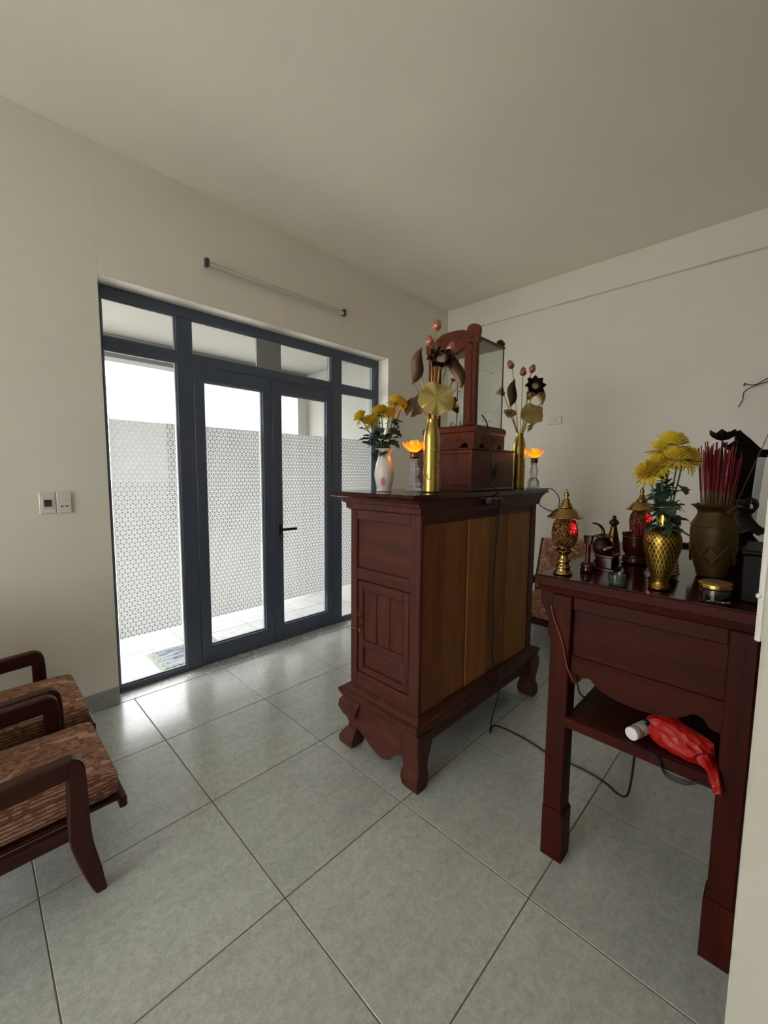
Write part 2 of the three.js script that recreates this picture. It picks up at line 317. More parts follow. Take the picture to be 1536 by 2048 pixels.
{
  const t = thing('doormat', 'grey doormat with a fringed pale border on the porch', 'doormat', [1.22, -0.002, -3.41]);
  const matTex = tex(256, 256, (u, v) => { const a = fbm(u, v, 6, 14, 4, 141), e = Math.min(u, 1 - u, v, 1 - v); const c = mixc([0.27, 0.30, 0.35], [0.55, 0.57, 0.58], step(0.35, 0.65, a)); return e < 0.09 ? mixc([0.58, 0.60, 0.56], [0.42, 0.45, 0.42], step(0.4, 0.6, fbm(u, v, 60, 60, 1, 143))) : c; });
  const g = cb(0.5, 0.01, 0.38, 0.003); g.translate(0, 0.005, 0); const p = g.attributes.position, uv = g.attributes.uv;
  for (let i = 0; i < p.count; i++) uv.setXY(i, p.getX(i) / 0.5 + 0.5, p.getZ(i) / 0.38 + 0.5);
  mesh('pile', g, std({ map: matTex, roughness: 1 }), t);
  const fr = []; for (let i = 0; i < 40; i++) for (const s of [-1, 1]) fr.push(place(new THREE.BoxGeometry(0.022, 0.003, 0.004), s * 0.258, 0.003, -0.185 + i * 0.0095, rr(-0.3, 0.3)));
  tag(mesh('fringe', merge(fr), std({ color: S('#b8bdb4'), roughness: 1 }), t), null, null, null, 'stuff');
}
{
  const b = thing('neighbouring_building', 'pale rendered building standing beyond the porch', 'building', [0, -0.3, 0]);
  mesh('wall', bx(5.2, 14, 0, 6.2, -16, -9.5, 0.01), OUTGREY, b); mesh('roof', bx(5.0, 14.2, 6.2, 6.5, -16.2, -9.3, 0.02), OUT, b);
}

// ---------------------------------------------------------------- fittings on the walls
{
  const t = thing('fluorescent_lamp', 'unlit slim fluorescent tube lamp mounted above the glazed doors', 'lamp', [1.84, 2.86, Z0]);
  mesh('batten', bx(-0.61, 0.61, -0.012, 0.03, 0.001, 0.022, 0.003), M.plastic, t);
  mesh('lamp_tube', place(new THREE.CylinderGeometry(0.013, 0.013, 1.17, 16), 0, 0.0, 0.04, 0, 0, Math.PI / 2), M.tubeGlass, t);
  for (const s of [-1, 1]) mesh('socket', bx(s * 0.6 - 0.014, s * 0.6 + 0.014, -0.02, 0.032, 0.018, 0.055, 0.004), M.plasticDark, t, 'dark end holder');
}
{
  const t = thing('light_switch', 'white wall plate with a dark square rocker beside the glazed doors', 'switch', [0.327, 1.289, Z0]);
  mesh('plate', bx(-0.036, 0.036, -0.06, 0.06, 0.0005, 0.008, 0.003), M.plastic, t); mesh('insert', bx(-0.026, 0.026, -0.034, 0.036, 0.007, 0.0095, 0.001), M.plastic, t); mesh('rocker', bx(-0.017, 0.017, -0.02, 0.018, 0.0085, 0.0125, 0.001), M.plasticDark, t, 'dark grey rocker');
}
{
  const t = thing('thermostat_plate', 'white wall plate with two small dark holes next to the rocker switch', 'socket', [0.401, 1.289, Z0]);
  mesh('plate', bx(-0.034, 0.034, -0.06, 0.06, 0.0005, 0.009, 0.003), M.plastic, t);
  for (const s of [-1, 1]) mesh('hole', place(new THREE.CylinderGeometry(0.005, 0.005, 0.003, 12), s * 0.011, -0.02, 0.0095, 0, Math.PI / 2), M.plasticDark, t);
  for (let i = 0; i < 2; i++) mesh('ridge', bx(-0.02, 0.02, 0.02 - i * 0.014, 0.023 - i * 0.014, 0.0085, 0.0105, 0.0005), M.plastic, t);
}
{
  const t = thing('wall_socket', 'small pale wall socket on the plain wall beyond the lotus vase', 'socket', [X1, 1.99, -1.67], -Math.PI / 2);
  mesh('plate', bx(-0.062, 0.062, -0.036, 0.036, 0.0005, 0.01, 0.004), M.plastic, t); mesh('insert', bx(-0.03, 0.03, -0.022, 0.022, 0.009, 0.012, 0.002), M.plastic, t);
  for (const s of [-1, 1]) mesh('hole', place(new THREE.CylinderGeometry(0.004, 0.004, 0.003, 10), 0, s * 0.009, 0.0125, 0, Math.PI / 2), M.plasticDark, t);
}
tag(mesh('bare_wire', merge([tube([[X1, 2.16, -0.12], [X1 - 0.05, 2.155, -0.17], [X1 - 0.06, 2.12, -0.23], [X1 - 0.06, 2.125, -0.27], [X1 - 0.055, 2.14, -0.295]], 0.0035, 24), place(new THREE.SphereGeometry(0.007, 8, 6), X1 - 0.055, 2.125, -0.292)]), std({ color: S('#5a5348'), roughness: 0.6 })), 'upper of two bare wires sticking out of the wall, with a knotted tip', 'wire');
tag(mesh('bare_wire', tube([[X1, 2.14, -0.11], [X1 - 0.05, 2.13, -0.18], [X1 - 0.06, 2.10, -0.26], [X1 - 0.06, 2.075, -0.29], [X1 - 0.06, 2.02, -0.295], [X1 - 0.06, 1.97, -0.315]], 0.0035, 24), std({ color: S('#4a443b'), roughness: 0.6 })), 'lower of two bare wires sticking out of the wall, bent downwards', 'wire');
{
  const t = thing('cable_trunking', 'white plastic trunking running up the end of the partition wall', 'trunking', [1.27, 1.098, -0.022]);
  mesh('channel', bx(-0.03, 0.03, 0, H - 1.099, -0.013, -0.0005, 0.003), M.plastic, t); mesh('clip', place(new THREE.SphereGeometry(0.006, 10, 8), -0.028, 0.105, -0.012), M.plastic, t);
}

// ---------------------------------------------------------------- altar cabinet
{
  const c = thing('altar_cabinet', 'tall mahogany altar cabinet with plank back and scrolled feet', 'cabinet');
  const bx0 = 1.41, bx1 = 2.56, bz0 = -1.62, bz1 = -1.15;
  mesh('carcass', bx(bx0 + 0.02, bx1 - 0.02, 0.34, 1.29, bz0 + 0.02, bz1 - 0.022, 0.002), W.side, c);
  // back planks
  const bp = mesh('back_frame', merge([bx(2.497, bx1, 0.345, 1.285, bz1 - 0.02, bz1, 0.002, 1), bx(bx0, bx0 + 0.018, 0.345, 1.285, bz1 - 0.02, bz1, 0.002, 1), bx(bx0 + 0.018, 2.497, 1.243, 1.285, bz1 - 0.02, bz1 - 0.004, 0.002, 0)]), W.base, c);
  const ed = [1.428, 1.607, 1.795, 2.012, 2.209, 2.497], pm = [2, 0, 1, 0, 1];
  for (let i = 0; i < 5; i++) mesh('plank', bx(ed[i] + 0.003, ed[i + 1] - 0.003, 0.346, 1.243, bz1 - 0.0215, bz1 - 0.005 - (i % 2) * 0.005, 0.005, 1), W.planks[pm[i]], bp, 'golden brown back plank');
  // panelled end
  const end = mesh('end_frame', merge([bx(bx0 - 0.004, bx0 + 0.02, 0.345, 1.285, -1.62, -1.572, 0.003, 1), bx(bx0 - 0.004, bx0 + 0.02, 0.345, 1.285, -1.212, -1.152, 0.003, 1),
    bx(bx0 - 0.003, bx0 + 0.02, 1.235, 1.285, -1.572, -1.212, 0.003, 2), bx(bx0 - 0.003, bx0 + 0.02, 0.925, 0.985, -1.572, -1.212, 0.003, 2), bx(bx0 - 0.003, bx0 + 0.02, 0.345, 0.425, -1.572, -1.212, 0.003, 2)]), W.side, c);
  mesh('upper_panel', bx(bx0 + 0.008, bx0 + 0.02, 0.985, 1.235, -1.572, -1.212, 0.002, 2), W.side, end);
  const dr = mesh('end_door', merge([bx(bx0 + 0.001, bx0 + 0.02, 0.43, 0.92, -1.566, -1.53, 0.003, 1), bx(bx0 + 0.001, bx0 + 0.02, 0.43, 0.92, -1.25, -1.218, 0.003, 1), bx(bx0 + 0.001, bx0 + 0.02, 0.87, 0.92, -1.53, -1.25, 0.003, 2), bx(bx0 + 0.001, bx0 + 0.02, 0.43, 0.465, -1.53, -1.25, 0.003, 2), bx(bx0 + 0.001, bx0 + 0.02, 0.575, 0.61, -1.53, -1.25, 0.003, 2)]), W.side, c);
  for (let i = 0; i < 3; i++) mesh('panel_board', bx(bx0 + 0.007, bx0 + 0.02, 0.61, 0.87, -1.53 + i * 0.0933 + 0.0015, -1.53 + (i + 1) * 0.0933 - 0.0015, 0.003, 1), W.side, dr);
  mesh('lower_panel', rectLoft([[0, -0.14, 0.14, -0.055, 0.055], [0.005, -0.14, 0.14, -0.055, 0.055], [0.01, -0.115, 0.115, -0.035, 0.035]], { grain: 0 }).rotateZ(Math.PI / 2).rotateX(Math.PI / 2).translate(bx0 + 0.017, 0.52, -1.39), W.side, dr);
  const lk = mesh('lock_plate', place(new THREE.CylinderGeometry(0.014, 0.014, 0.004, 14), bx0 - 0.001, 0.675, -1.548, 0, 0, Math.PI / 2), M.darkBrass, dr, 'dark brass lock with a key');
  mesh('key_ring', place(new THREE.TorusGeometry(0.013, 0.002, 6, 16), bx0 - 0.008, 0.655, -1.548, Math.PI / 2 - 0.5), M.brass, lk);
  mesh('key', merge([bx(bx0 - 0.03, bx0 - 0.004, 0.672, 0.677, -1.551, -1.546, 0.001), place(new THREE.TorusGeometry(0.009, 0.0025, 6, 14), bx0 - 0.036, 0.675, -1.548)]), M.brass, lk);
  mesh('pull', place(new THREE.TorusGeometry(0.017, 0.0028, 6, 18), bx0 - 0.008, 0.74, -1.548, Math.PI / 2 - 0.4), M.darkBrass, dr);
  // plain other end and the front towards the glazed doors
  mesh('end_panel', bx(bx1 - 0.02, bx1, 0.345, 1.285, bz0, bz1 - 0.001, 0.003, 1), W.side, c);
  const fr = mesh('front_frame', merge([bx(bx0, bx1, 1.22, 1.285, bz0, bz0 + 0.02, 0.003, 0), bx(bx0, bx1, 0.345, 0.39, bz0, bz0 + 0.02, 0.003, 0), bx(bx0 + 0.02, bx0 + 0.07, 0.39, 1.22, bz0, bz0 + 0.02, 0.003, 1), bx(bx1 - 0.07, bx1 - 0.02, 0.39, 1.22, bz0, bz0 + 0.02, 0.003, 1), bx(1.96, 2.01, 0.39, 1.22, bz0, bz0 + 0.02, 0.003, 1)]), W.side, c);
  for (const [a, b] of [[1.48, 1.96], [2.01, 2.49]]) {
    const f = mesh('front_door', bx(a + 0.002, b - 0.002, 0.392, 0.96, bz0 + 0.004, bz0 + 0.02, 0.004, 1), W.side, fr); mesh('knob', place(lathe([[0, 0.026], [0.012, 0.024], [0.014, 0.016], [0.006, 0.008], [0.008, 0]], 14), (a + b) / 2, 0.66, bz0 + 0.004, 0, -Math.PI / 2), M.brass, f);
    const d = mesh('drawer', bx(a + 0.002, b - 0.002, 0.965, 1.218, bz0 + 0.004, bz0 + 0.02, 0.004, 0), W.side, fr); mesh('knob', place(lathe([[0, 0.026], [0.012, 0.024], [0.014, 0.016], [0.006, 0.008], [0.008, 0]], 14), (a + b) / 2, 1.09, bz0 + 0.004, 0, -Math.PI / 2), M.brass, d);
  }
  // cornice and top
  const lv = (y, e, r, b = e) => [y, bx0 - e, bx1 + r, bz0 - e, bz1 + b];
  mesh('cornice', rectLoft([lv(1.283, 0.004, 0.02, 0.004), lv(1.292, 0.018, 0.03, 0.008), lv(1.316, 0.02, 0.035, 0.01), lv(1.32, 0.03, 0.04, 0.012), lv(1.335, 0.036, 0.06, 0.012), lv(1.35, 0.058, 0.1, 0.015)], { grain: 0 }), W.side, c);
  mesh('top', rectLoft([lv(1.35, 0.07, 0.11, 0.015), lv(1.354, 0.08, 0.125, 0.02), lv(1.364, 0.083, 0.13, 0.02), lv(1.377, 0.08, 0.127, 0.018)], { grain: 0 }), W.tableTop, c, 'polished overhanging top');
  // plinth moulding, aprons and feet
  const pv = (y, e, r, b) => [y, bx0 - e, bx1 + r, bz0 - e, bz1 + b];
  mesh('plinth', rectLoft([pv(0.268, 0.03, 0.05, 0.02), pv(0.285, 0.04, 0.065, 0.025), pv(0.305, 0.05, 0.08, 0.03), pv(0.318, 0.05, 0.085, 0.03), pv(0.326, 0.03, 0.06, 0.02), pv(0.337, 0.02, 0.04, 0.012), pv(0.347, 0.006, 0.01, 0.006)], { grain: 0 }), W.base, c);
  const sc = smoothPts([[-0.27, 0.17], [-0.225, 0.125], [-0.175, 0.13], [-0.12, 0.105], [-0.065, 0.075], [0, 0.058], [0.05, 0.075], [0.09, 0.115], [0.13, 0.14], [0.16, 0.13], [0.205, 0.155]], 40);
  for (const [x, n] of [[bx0 - 0.018, 0], [bx1 + 0.03, 1]]) mesh('apron', place(uvBox(ext([[-0.27, 0.272], ...sc, [0.205, 0.272]], 0.022, 0.002), { grain: 0, off: [n, 0.3] }), x, 0, -1.36, -Math.PI / 2), W.side, c);
  mesh('apron', bx(bx0 + 0.06, bx1 - 0.04, 0.2, 0.272, bz1 - 0.02, bz1 + 0.01, 0.003, 0), W.base, c);
  mesh('apron', place(uvBox(ext([[-0.52, 0.272], ...smoothPts([[-0.52, 0.14], [-0.4, 0.12], [-0.25, 0.16], [-0.1, 0.1], [0, 0.07], [0.1, 0.1], [0.25, 0.16], [0.4, 0.12], [0.52, 0.14]], 40), [0.52, 0.272]], 0.022), { grain: 0 }), 1.985, 0, bz0 - 0.02), W.side, c);
  const oe = [[0, -0.004], [0.012, 0.012], [0.045, 0.016], [0.075, 0.0], [0.1, -0.022], [0.135, -0.024], [0.17, 0.0], [0.215, 0.018], [0.25, 0.014], [0.272, 0]];
  const wd = [0.07, 0.085, 0.092, 0.09, 0.082, 0.088, 0.105, 0.12, 0.13, 0.135];
  for (const [sx, ox] of [[-1, 1.378], [1, 2.625]]) for (const [sz, oz] of [[-1, -1.652], [1, -1.122]]) {
    const g = rectLoft(oe.map(([y, e], i) => {
      const rear = sz > 0, xo = ox + sx * (rear && sx < 0 ? e * 0.25 : e), zo = oz + sz * (rear ? 0 : e), xi = ox - sx * wd[i] * 0.85, zi = oz - sz * wd[i] * (rear ? 1.12 : 1);
      return [y, Math.min(xo, xi), Math.max(xo, xi), Math.min(zo, zi), Math.max(zo, zi)];
    }), { grain: 1 });
    mesh('leg', g, W.base, c);
  }
}

// ---------------------------------------------------------------- altar table
{
  const t = thing('altar_table', 'dark mahogany altar table with scalloped apron and lower shelf', 'table');
  const x0 = 1.49, x1 = 2.68, z0 = -0.662, z1 = 0.06, Y = 1.1;
  mesh('table_top', rectLoft([[1.036, x0 + 0.03, x1 - 0.03, z0 + 0.03, z1 - 0.03], [1.04, x0 + 0.012, x1 - 0.012, z0 + 0.012, z1 - 0.012], [1.062, x0 + 0.006, x1 - 0.006, z0 + 0.006, z1 - 0.006], [1.066, x0, x1, z0, z1], [1.094, x0, x1, z0, z1], [1.098, x0 + 0.004, x1 - 0.004, z0 + 0.004, z1 - 0.004]], { grain: 2 }), W.table, t);
  mesh('polished_surface', bx(x0 + 0.006, x1 - 0.006, 1.0975, 1.1, z0 + 0.006, z1 - 0.006, 0.001, 0), W.tableTop, t, 'glossy lacquered table surface');
  mesh('raised_edge', bx(x1 - 0.03, x1 - 0.006, Y, Y + 0.018, z0 + 0.006, z1 - 0.006, 0.003, 2), W.table, t);
  const lx = [[1.503, 1.583], [2.587, 2.667]], lz = [[-0.6, -0.53], [-0.095, -0.03]];
  for (const [a, b] of lx) for (const [c, d] of lz) {
    const inn = c < -0.3 ? [0, 0.008] : [-0.008, 0];
    mesh('leg', merge([bx(a, b, 0.2, 1.036, c, d, 0.004, 1), rectLoft([[0, a, b, c + inn[0], d + inn[1]], [0.19, a, b, c + inn[0], d + inn[1]], [0.2, a, b, c, d]], { grain: 1 })]), W.table, t);
  }
  // near apron: sunk panel, moulding and scalloped lower board
  mesh('apron_panel', bx(1.53, 1.548, 0.81, 1.036, -0.53, -0.095, 0.002, 2), W.table, t);
  mesh('apron_rail', bx(1.516, 1.548, 0.985, 1.036, -0.53, -0.095, 0.004, 2), W.table, t);
  const s = smoothPts([[-0.2175, 0.715], [-0.19, 0.722], [-0.175, 0.742], [-0.15, 0.748], [-0.13, 0.732], [-0.1, 0.714], [-0.04, 0.702], [0.04, 0.702], [0.1, 0.714], [0.13, 0.732], [0.15, 0.748], [0.175, 0.742], [0.19, 0.722], [0.2175, 0.715]], 48);
  const board = (n) => uvBox(ext([[-0.2175, 0.812], ...s, [0.2175, 0.812]], 0.02, 0.002), { grain: 0, off: [n, n * 0.7] });
  mesh('scalloped_apron', place(board(0.1), 1.532, 0, -0.3125, -Math.PI / 2), W.table, t); mesh('scalloped_apron', place(board(0.4), 2.64, 0, -0.3125, -Math.PI / 2), W.table, t);
  mesh('apron_panel', bx(2.62, 2.64, 0.81, 1.036, -0.53, -0.095, 0.002, 2), W.table, t);
  for (const z of [-0.59, -0.04]) mesh('side_apron', bx(1.583, 2.587, 0.87, 1.036, z - 0.012, z + 0.012, 0.003, 0), W.table, t);
  // brackets under the overhang
  for (const x of [1.53, 2.64]) for (const [z, m] of [[-0.6, -1], [-0.03, 1]]) {
    const g = uvBox(ext([[0, 1.036], [0, 0.86], ...smoothPts([[0.004, 0.855], [0.014, 0.88], [0.014, 0.93], [0.03, 0.965], [0.045, 1.0], [0.045, 1.036]], 16)], 0.03, 0.002), { grain: 1 });
    mesh('bracket', place(g, x, 0, z, m < 0 ? Math.PI / 2 : -Math.PI / 2), W.table, t);
  }
  // lower shelf
  mesh('shelf', bx(1.51, 2.66, 0.572, 0.588, -0.53, -0.095, 0.002, 0), W.table, t);
  mesh('shelf_edge', bx(1.494, 1.51, 0.55, 0.588, -0.532, -0.093, 0.003, 2), W.table, t);
}

// ---------------------------------------------------------------- armchairs
const fabricTex = (a, b, c, s) => tex(1024, 1024, (u, v) => {   // woven brocade: thin broken stripes between floral bands
  const w = 0.006 * (fbm(u, v, 12, 8, 2, s + 1) - 0.5), k = (v + w) * 4, band = k - Math.floor(k), weave = 0.05 * (fbm(u, v, 240, 240, 1, s + 2) - 0.5);
  let m;
  if (band < 0.36) { const n = fbm(u, v, 14, 22, 2, s), e = Math.abs(n - 0.52); m = n > 0.52 ? 0.95 : 0.5; m = mix(m, 0.08, step(0.035, 0.0, e)); } else { const st = Math.abs(Math.sin((band - 0.36) * 9 * Math.PI)), d = fbm(u, v, 26, 40, 2, s + 7); m = 0.3 + 0.6 * step(0.3, 0.8, st) * step(0.25, 0.6, d) - 0.25 * step(0.35, 0.1, st); }
  const col = m > 0.5 ? mixc(b, c, (m - 0.5) * 2) : mixc(a, b, clamp(m) * 2);
  return col.map((x) => x + weave);
});
const FAB = std({ map: fabricTex([0.38, 0.215, 0.185], [0.60, 0.42, 0.34], [0.80, 0.64, 0.53], 151), roughness: 0.95, bumpMap: roughTex, bumpScale: 0.001 });
function pillow(x0, x1, y0, y1, z0, z1, r, crown, sideways = false) {
  const w = x1 - x0, h = y1 - y0, d = z1 - z0, g = new THREE.BoxGeometry(w, h, d, sideways ? 4 : 14, sideways ? 14 : 4, 14), p = g.attributes.position;
  for (let i = 0; i < p.count; i++) {
    const v = new THREE.Vector3().fromBufferAttribute(p, i), q = v.clone(); q.x = clamp(q.x, -w / 2 + r, w / 2 - r); q.y = clamp(q.y, -h / 2 + r, h / 2 - r); q.z = clamp(q.z, -d / 2 + r, d / 2 - r);
    const e = v.clone().sub(q); if (e.length() > 1e-6) e.setLength(Math.min(r, e.length())); v.copy(q).add(e);
    const a = sideways ? 2 * v.y / h : 2 * v.x / w, b = 2 * v.z / d, k = crown * (1 - a * a) * (1 - b * b);
    if (sideways) { if (v.x < 0) v.x -= k; } else if (v.y > 0) v.y += k;
    p.setXYZ(i, v.x, v.y, v.z);
  }
  g.translate((x0 + x1) / 2, (y0 + y1) / 2, (z0 + z1) / 2);
  let o = mergeVertices(g.deleteAttribute('uv').deleteAttribute('normal')); o.computeVertexNormals(); o = o.toNonIndexed(); const n = o.attributes.normal.clone(); o = uvBox(o, { s: 2 }); o.setAttribute('normal', n); return o;
}
function makeChair() {   // faces +x; origin on the floor under the middle of the front legs
  const t = thing('armchair', '', 'armchair');
  for (const s of [-1, 1]) {
    const z = s * 0.2675;
    mesh('front_leg', place(uvBox(ext([[0.032, 0], [0.054, 0], ...smoothPts([[0.042, 0.09], [0.024, 0.19], [0.018, 0.26], [0.016, 0.34], [0.014, 0.44], [0.008, 0.49], [-0.012, 0.512], [-0.03, 0.515]], 24), [-0.032, 0.455], ...smoothPts([[-0.03, 0.44], [-0.03, 0.34], [-0.034, 0.26], [-0.028, 0.2], [0.0, 0.09], [0.03, 0.0]], 16).slice(0, -1)], 0.045, 0.005), { grain: 1, off: [s, 0.2] }), 0, 0, z), W.chair, t);
    mesh('armrest', place(uvBox(ext([[-0.03, 0.515], [-0.03, 0.46], [-0.56, 0.43], [-0.56, 0.485]], 0.05, 0.006), { grain: 0, off: [s, 0.5] }), 0, 0, z), W.chair, t);
    mesh('rear_leg', place(uvBox(ext([[-0.62, 0], [-0.585, 0], [-0.53, 0.26], [-0.535, 0.48], [-0.64, 0.84], [-0.67, 0.84], [-0.575, 0.47], [-0.575, 0.27]], 0.04, 0.004), { grain: 1, off: [s, 0.8] }), 0, 0, z - s * 0.002), W.chair, t);
    mesh('side_rail', bx(-0.56, -0.0, 0.235, 0.28, z - 0.016, z + 0.016, 0.004, 0), W.chair, t);
  }
  mesh('front_rail', bx(0.115, 0.14, 0.245, 0.287, -0.26, 0.26, 0.005, 2), W.chair, t);
  mesh('seat_base', bx(-0.56, 0.13, 0.272, 0.284, -0.245, 0.245, 0.003, 0), W.chair, t);
  mesh('back_rail', bx(-0.635, -0.61, 0.74, 0.79, -0.25, 0.25, 0.005, 2), W.chair, t);
  mesh('back_rail', bx(-0.57, -0.545, 0.33, 0.38, -0.25, 0.25, 0.005, 2), W.chair, t);
  mesh('seat_cushion', pillow(-0.5, 0.125, 0.284, 0.375, -0.238, 0.238, 0.028, 0.018), FAB, t, 'striped brown brocade seat cushion');
  const bc = pillow(-0.05, 0.05, -0.245, 0.245, -0.238, 0.238, 0.03, 0.02, true); bc.rotateY(Math.PI); bc.rotateZ(0.27);
  mesh('back_cushion', place(bc, -0.535, 0.62, 0), FAB, t, 'brown brocade back cushion');
  return t;
}
{
  const G = 'matching wooden armchairs with brocade cushions';
  const a = makeChair(); a.position.set(0.217, 0, -1.915); tag(a, 'wooden armchair with striped brocade cushion standing out into the room', 'armchair', G);
  const b = copy(a, 'wooden armchair with brocade cushion pushed up beside the wall with the switches', G); b.position.set(0.235, 0, -2.515);
  const c = copy(a, 'wooden armchair with brocade cushions against the plain wall behind the altar table', G); c.position.set(3.37, 0, -1.45); c.rotation.y = Math.PI;
}

// ---------------------------------------------------------------- shrine on the cabinet
const CT = 1.377;   // cabinet top
{
  const t = thing('wooden_chest', 'plain polished wooden box carrying the glass shrine', 'box', [0, CT, 0]);
  mesh('body', bx(1.912, 2.375, 0.012, 0.225, -1.6, -1.222, 0.003, 0), W.side, t); mesh('lid', bx(1.908, 2.38, 0.225, 0.235, -1.604, -1.218, 0.003, 0), W.side, t); mesh('plinth', bx(1.906, 2.381, 0, 0.014, -1.606, -1.216, 0.003, 0), W.side, t);
  mesh('panel_moulding', merge([bx(1.905, 1.912, 0.03, 0.036, -1.59, -1.24, 0.002, 2), bx(1.905, 1.912, 0.2, 0.206, -1.59, -1.24, 0.002, 2)]), W.side, t);
}
{
  const t = thing('glass_shrine', 'carved red wood shrine cabinet with glass sides on the polished box', 'shrine', [0, CT + 0.235, 0]);
  const x0 = 2.01, x1 = 2.3, z0 = -1.6, z1 = -1.268;
  const y0 = 0.0;
  mesh('base', rectLoft([[0.085, x0 - 0.02, x1 + 0.01, z0 - 0.015, z1 + 0.015], [0.095, x0 - 0.03, x1 + 0.015, z0 - 0.02, z1 + 0.02], [0.118, x0 - 0.03, x1 + 0.015, z0 - 0.02, z1 + 0.02], [0.13, x0 - 0.012, x1 + 0.005, z0 - 0.008, z1 + 0.008]], { grain: 2 }), W.case, t);
  const sc = (L) => { const a = L / 2; return [[-a, 0.088], [-a, 0], [-a * 0.82, 0], ...smoothPts([[-a * 0.8, 0.004], [-a * 0.72, 0.03], [-a * 0.6, 0.03], [-a * 0.45, 0.012], [-a * 0.2, 0.002], [0, 0.0], [a * 0.2, 0.002], [a * 0.45, 0.012], [a * 0.6, 0.03], [a * 0.72, 0.03], [a * 0.8, 0.004]], 40), [a * 0.82, 0], [a, 0], [a, 0.088]]; };
  const relief = (L, n) => { const g = []; for (let i = 0; i < n; i++) { const u = (i + 0.5) / n - 0.5; g.push(place(new THREE.TorusGeometry(0.011, 0.0035, 5, 12, 5), u * L * 0.62, 0.05 + 0.012 * Math.sin(i * 2.1), 0.007, 0, 0, i * 1.3)); } return g; };
  for (const [L, x, z, r] of [[0.35, x0 - 0.018, (z0 + z1) / 2, -Math.PI / 2], [0.35, x1 + 0.002, (z0 + z1) / 2, Math.PI / 2], [0.31, (x0 + x1) / 2, z1 + 0.006, 0], [0.31, (x0 + x1) / 2, z0 - 0.006, Math.PI]]) mesh('carved_apron', place(merge([uvBox(ext(sc(L), 0.016, 0.002), { grain: 0 }), ...relief(L, 9)]), x, 0, z, r), W.case, t);
  mesh('floor_board', bx(x0, x1, 0.122, 0.132, z0, z1, 0.001, 2), W.case, t);
  // front posts face the entrance side; the other three sides are plain glass
  for (const [a, b] of [[z1 - 0.08, z1], [z0, z0 + 0.08]]) { const p = mesh('post', bx(x0 - 0.01, x0 + 0.018, 0.13, 0.6, a, b, 0.004, 1), W.case, t); mesh('fluting', bx(x0 - 0.014, x0 - 0.009, 0.14, 0.58, (a + b) / 2 - 0.012, (a + b) / 2 + 0.012, 0.002, 1), W.case, p); }
  mesh('head_rail', bx(x0 - 0.01, x0 + 0.018, 0.575, 0.602, z0, z1, 0.003, 2), W.case, t);
  mesh('glass_side', bx(x0 + 0.018, x1 - 0.004, 0.132, 0.597, z1 - 0.008, z1 - 0.004, 0.0005), CASEGLASS, t); mesh('glass_side', bx(x0 + 0.018, x1 - 0.004, 0.132, 0.597, z0 + 0.004, z0 + 0.008, 0.0005), CASEGLASS, t);
  mesh('glass_back', bx(x1 - 0.004, x1, 0.132, 0.597, z0 + 0.004, z1 - 0.004, 0.0005), CASEGLASS, t); mesh('glass_door', bx(x0 + 0.002, x0 + 0.006, 0.132, 0.575, z0 + 0.08, z1 - 0.08, 0.0005), CASEGLASS, t);
  mesh('corner_strip', bx(x1 - 0.003, x1 + 0.002, 0.13, 0.6, z1 - 0.008, z1 - 0.002, 0.001), W.black, t); mesh('corner_strip', bx(x1 - 0.003, x1 + 0.002, 0.13, 0.6, z0 + 0.002, z0 + 0.008, 0.001), W.black, t);
  mesh('roof_board', bx(x0 - 0.005, x1 + 0.006, 0.597, 0.607, z0 - 0.004, z1 + 0.004, 0.002, 2), W.case, t);
  const a = 0.18;   // carved cresting
  const cr = [[-a, -0.03], ...smoothPts([[-a, 0.0], [-a * 1.0, 0.026], [-a * 0.82, 0.036], [-a * 0.74, 0.022], [-a * 0.62, 0.028], [-a * 0.4, 0.052], [0, 0.058], [a * 0.4, 0.052], [a * 0.56, 0.04], [a * 0.6, 0.062], [a * 0.76, 0.07], [a * 0.97, 0.055], [a * 1.02, 0.03], [a, 0.005]], 56), [a, -0.03], ...smoothPts([[a * 0.7, -0.03], [a * 0.4, -0.045], [0.03, -0.06], [0, -0.068], [-0.03, -0.06], [-a * 0.4, -0.045], [-a * 0.7, -0.03]], 20)];
  const rel = []; for (let i = 0; i < 26; i++) { const u = -0.9 + 1.8 * (i + 0.5) / 26; rel.push(place(new THREE.TorusGeometry(rr(0.007, 0.012), 0.0035, 5, 12, 4.6), u * a, -0.012 + 0.04 * (0.5 + 0.5 * Math.sin(i * 1.9)) * (1 - u * u * 0.4), 0.009, 0, 0, rr(0, 6))); }
  mesh('carved_crest', place(merge([uvBox(ext(cr, 0.02, 0.003), { grain: 0 }), ...rel]), x0 - 0.004, 0.6, (z0 + z1) / 2, -Math.PI / 2), W.case, t, 'pierced cresting carved with scrolls');
  mesh('corner_ornament', merge([0, 1, 2].map((i) => place(new THREE.SphereGeometry(0.016, 10, 8), x1 - 0.05 + i * 0.018, 0.622 + (i === 1 ? 0.006 : 0), z1 - 0.008))), W.case, t); mesh('corner_ornament', merge([0, 1, 2].map((i) => place(new THREE.SphereGeometry(0.016, 10, 8), x1 - 0.05 + i * 0.018, 0.622 + (i === 1 ? 0.006 : 0), z0 + 0.008))), W.case, t);
  for (const [x, y] of [[2.09, 0.16], [2.15, 0.165], [2.18, 0.16], [2.11, 0.44], [2.17, 0.435]]) mesh('drill_hole', place(new THREE.CylinderGeometry(0.0035, 0.0035, 0.002, 10), x, y, z1 - 0.0025, 0, Math.PI / 2), M.plasticDark, t);
}
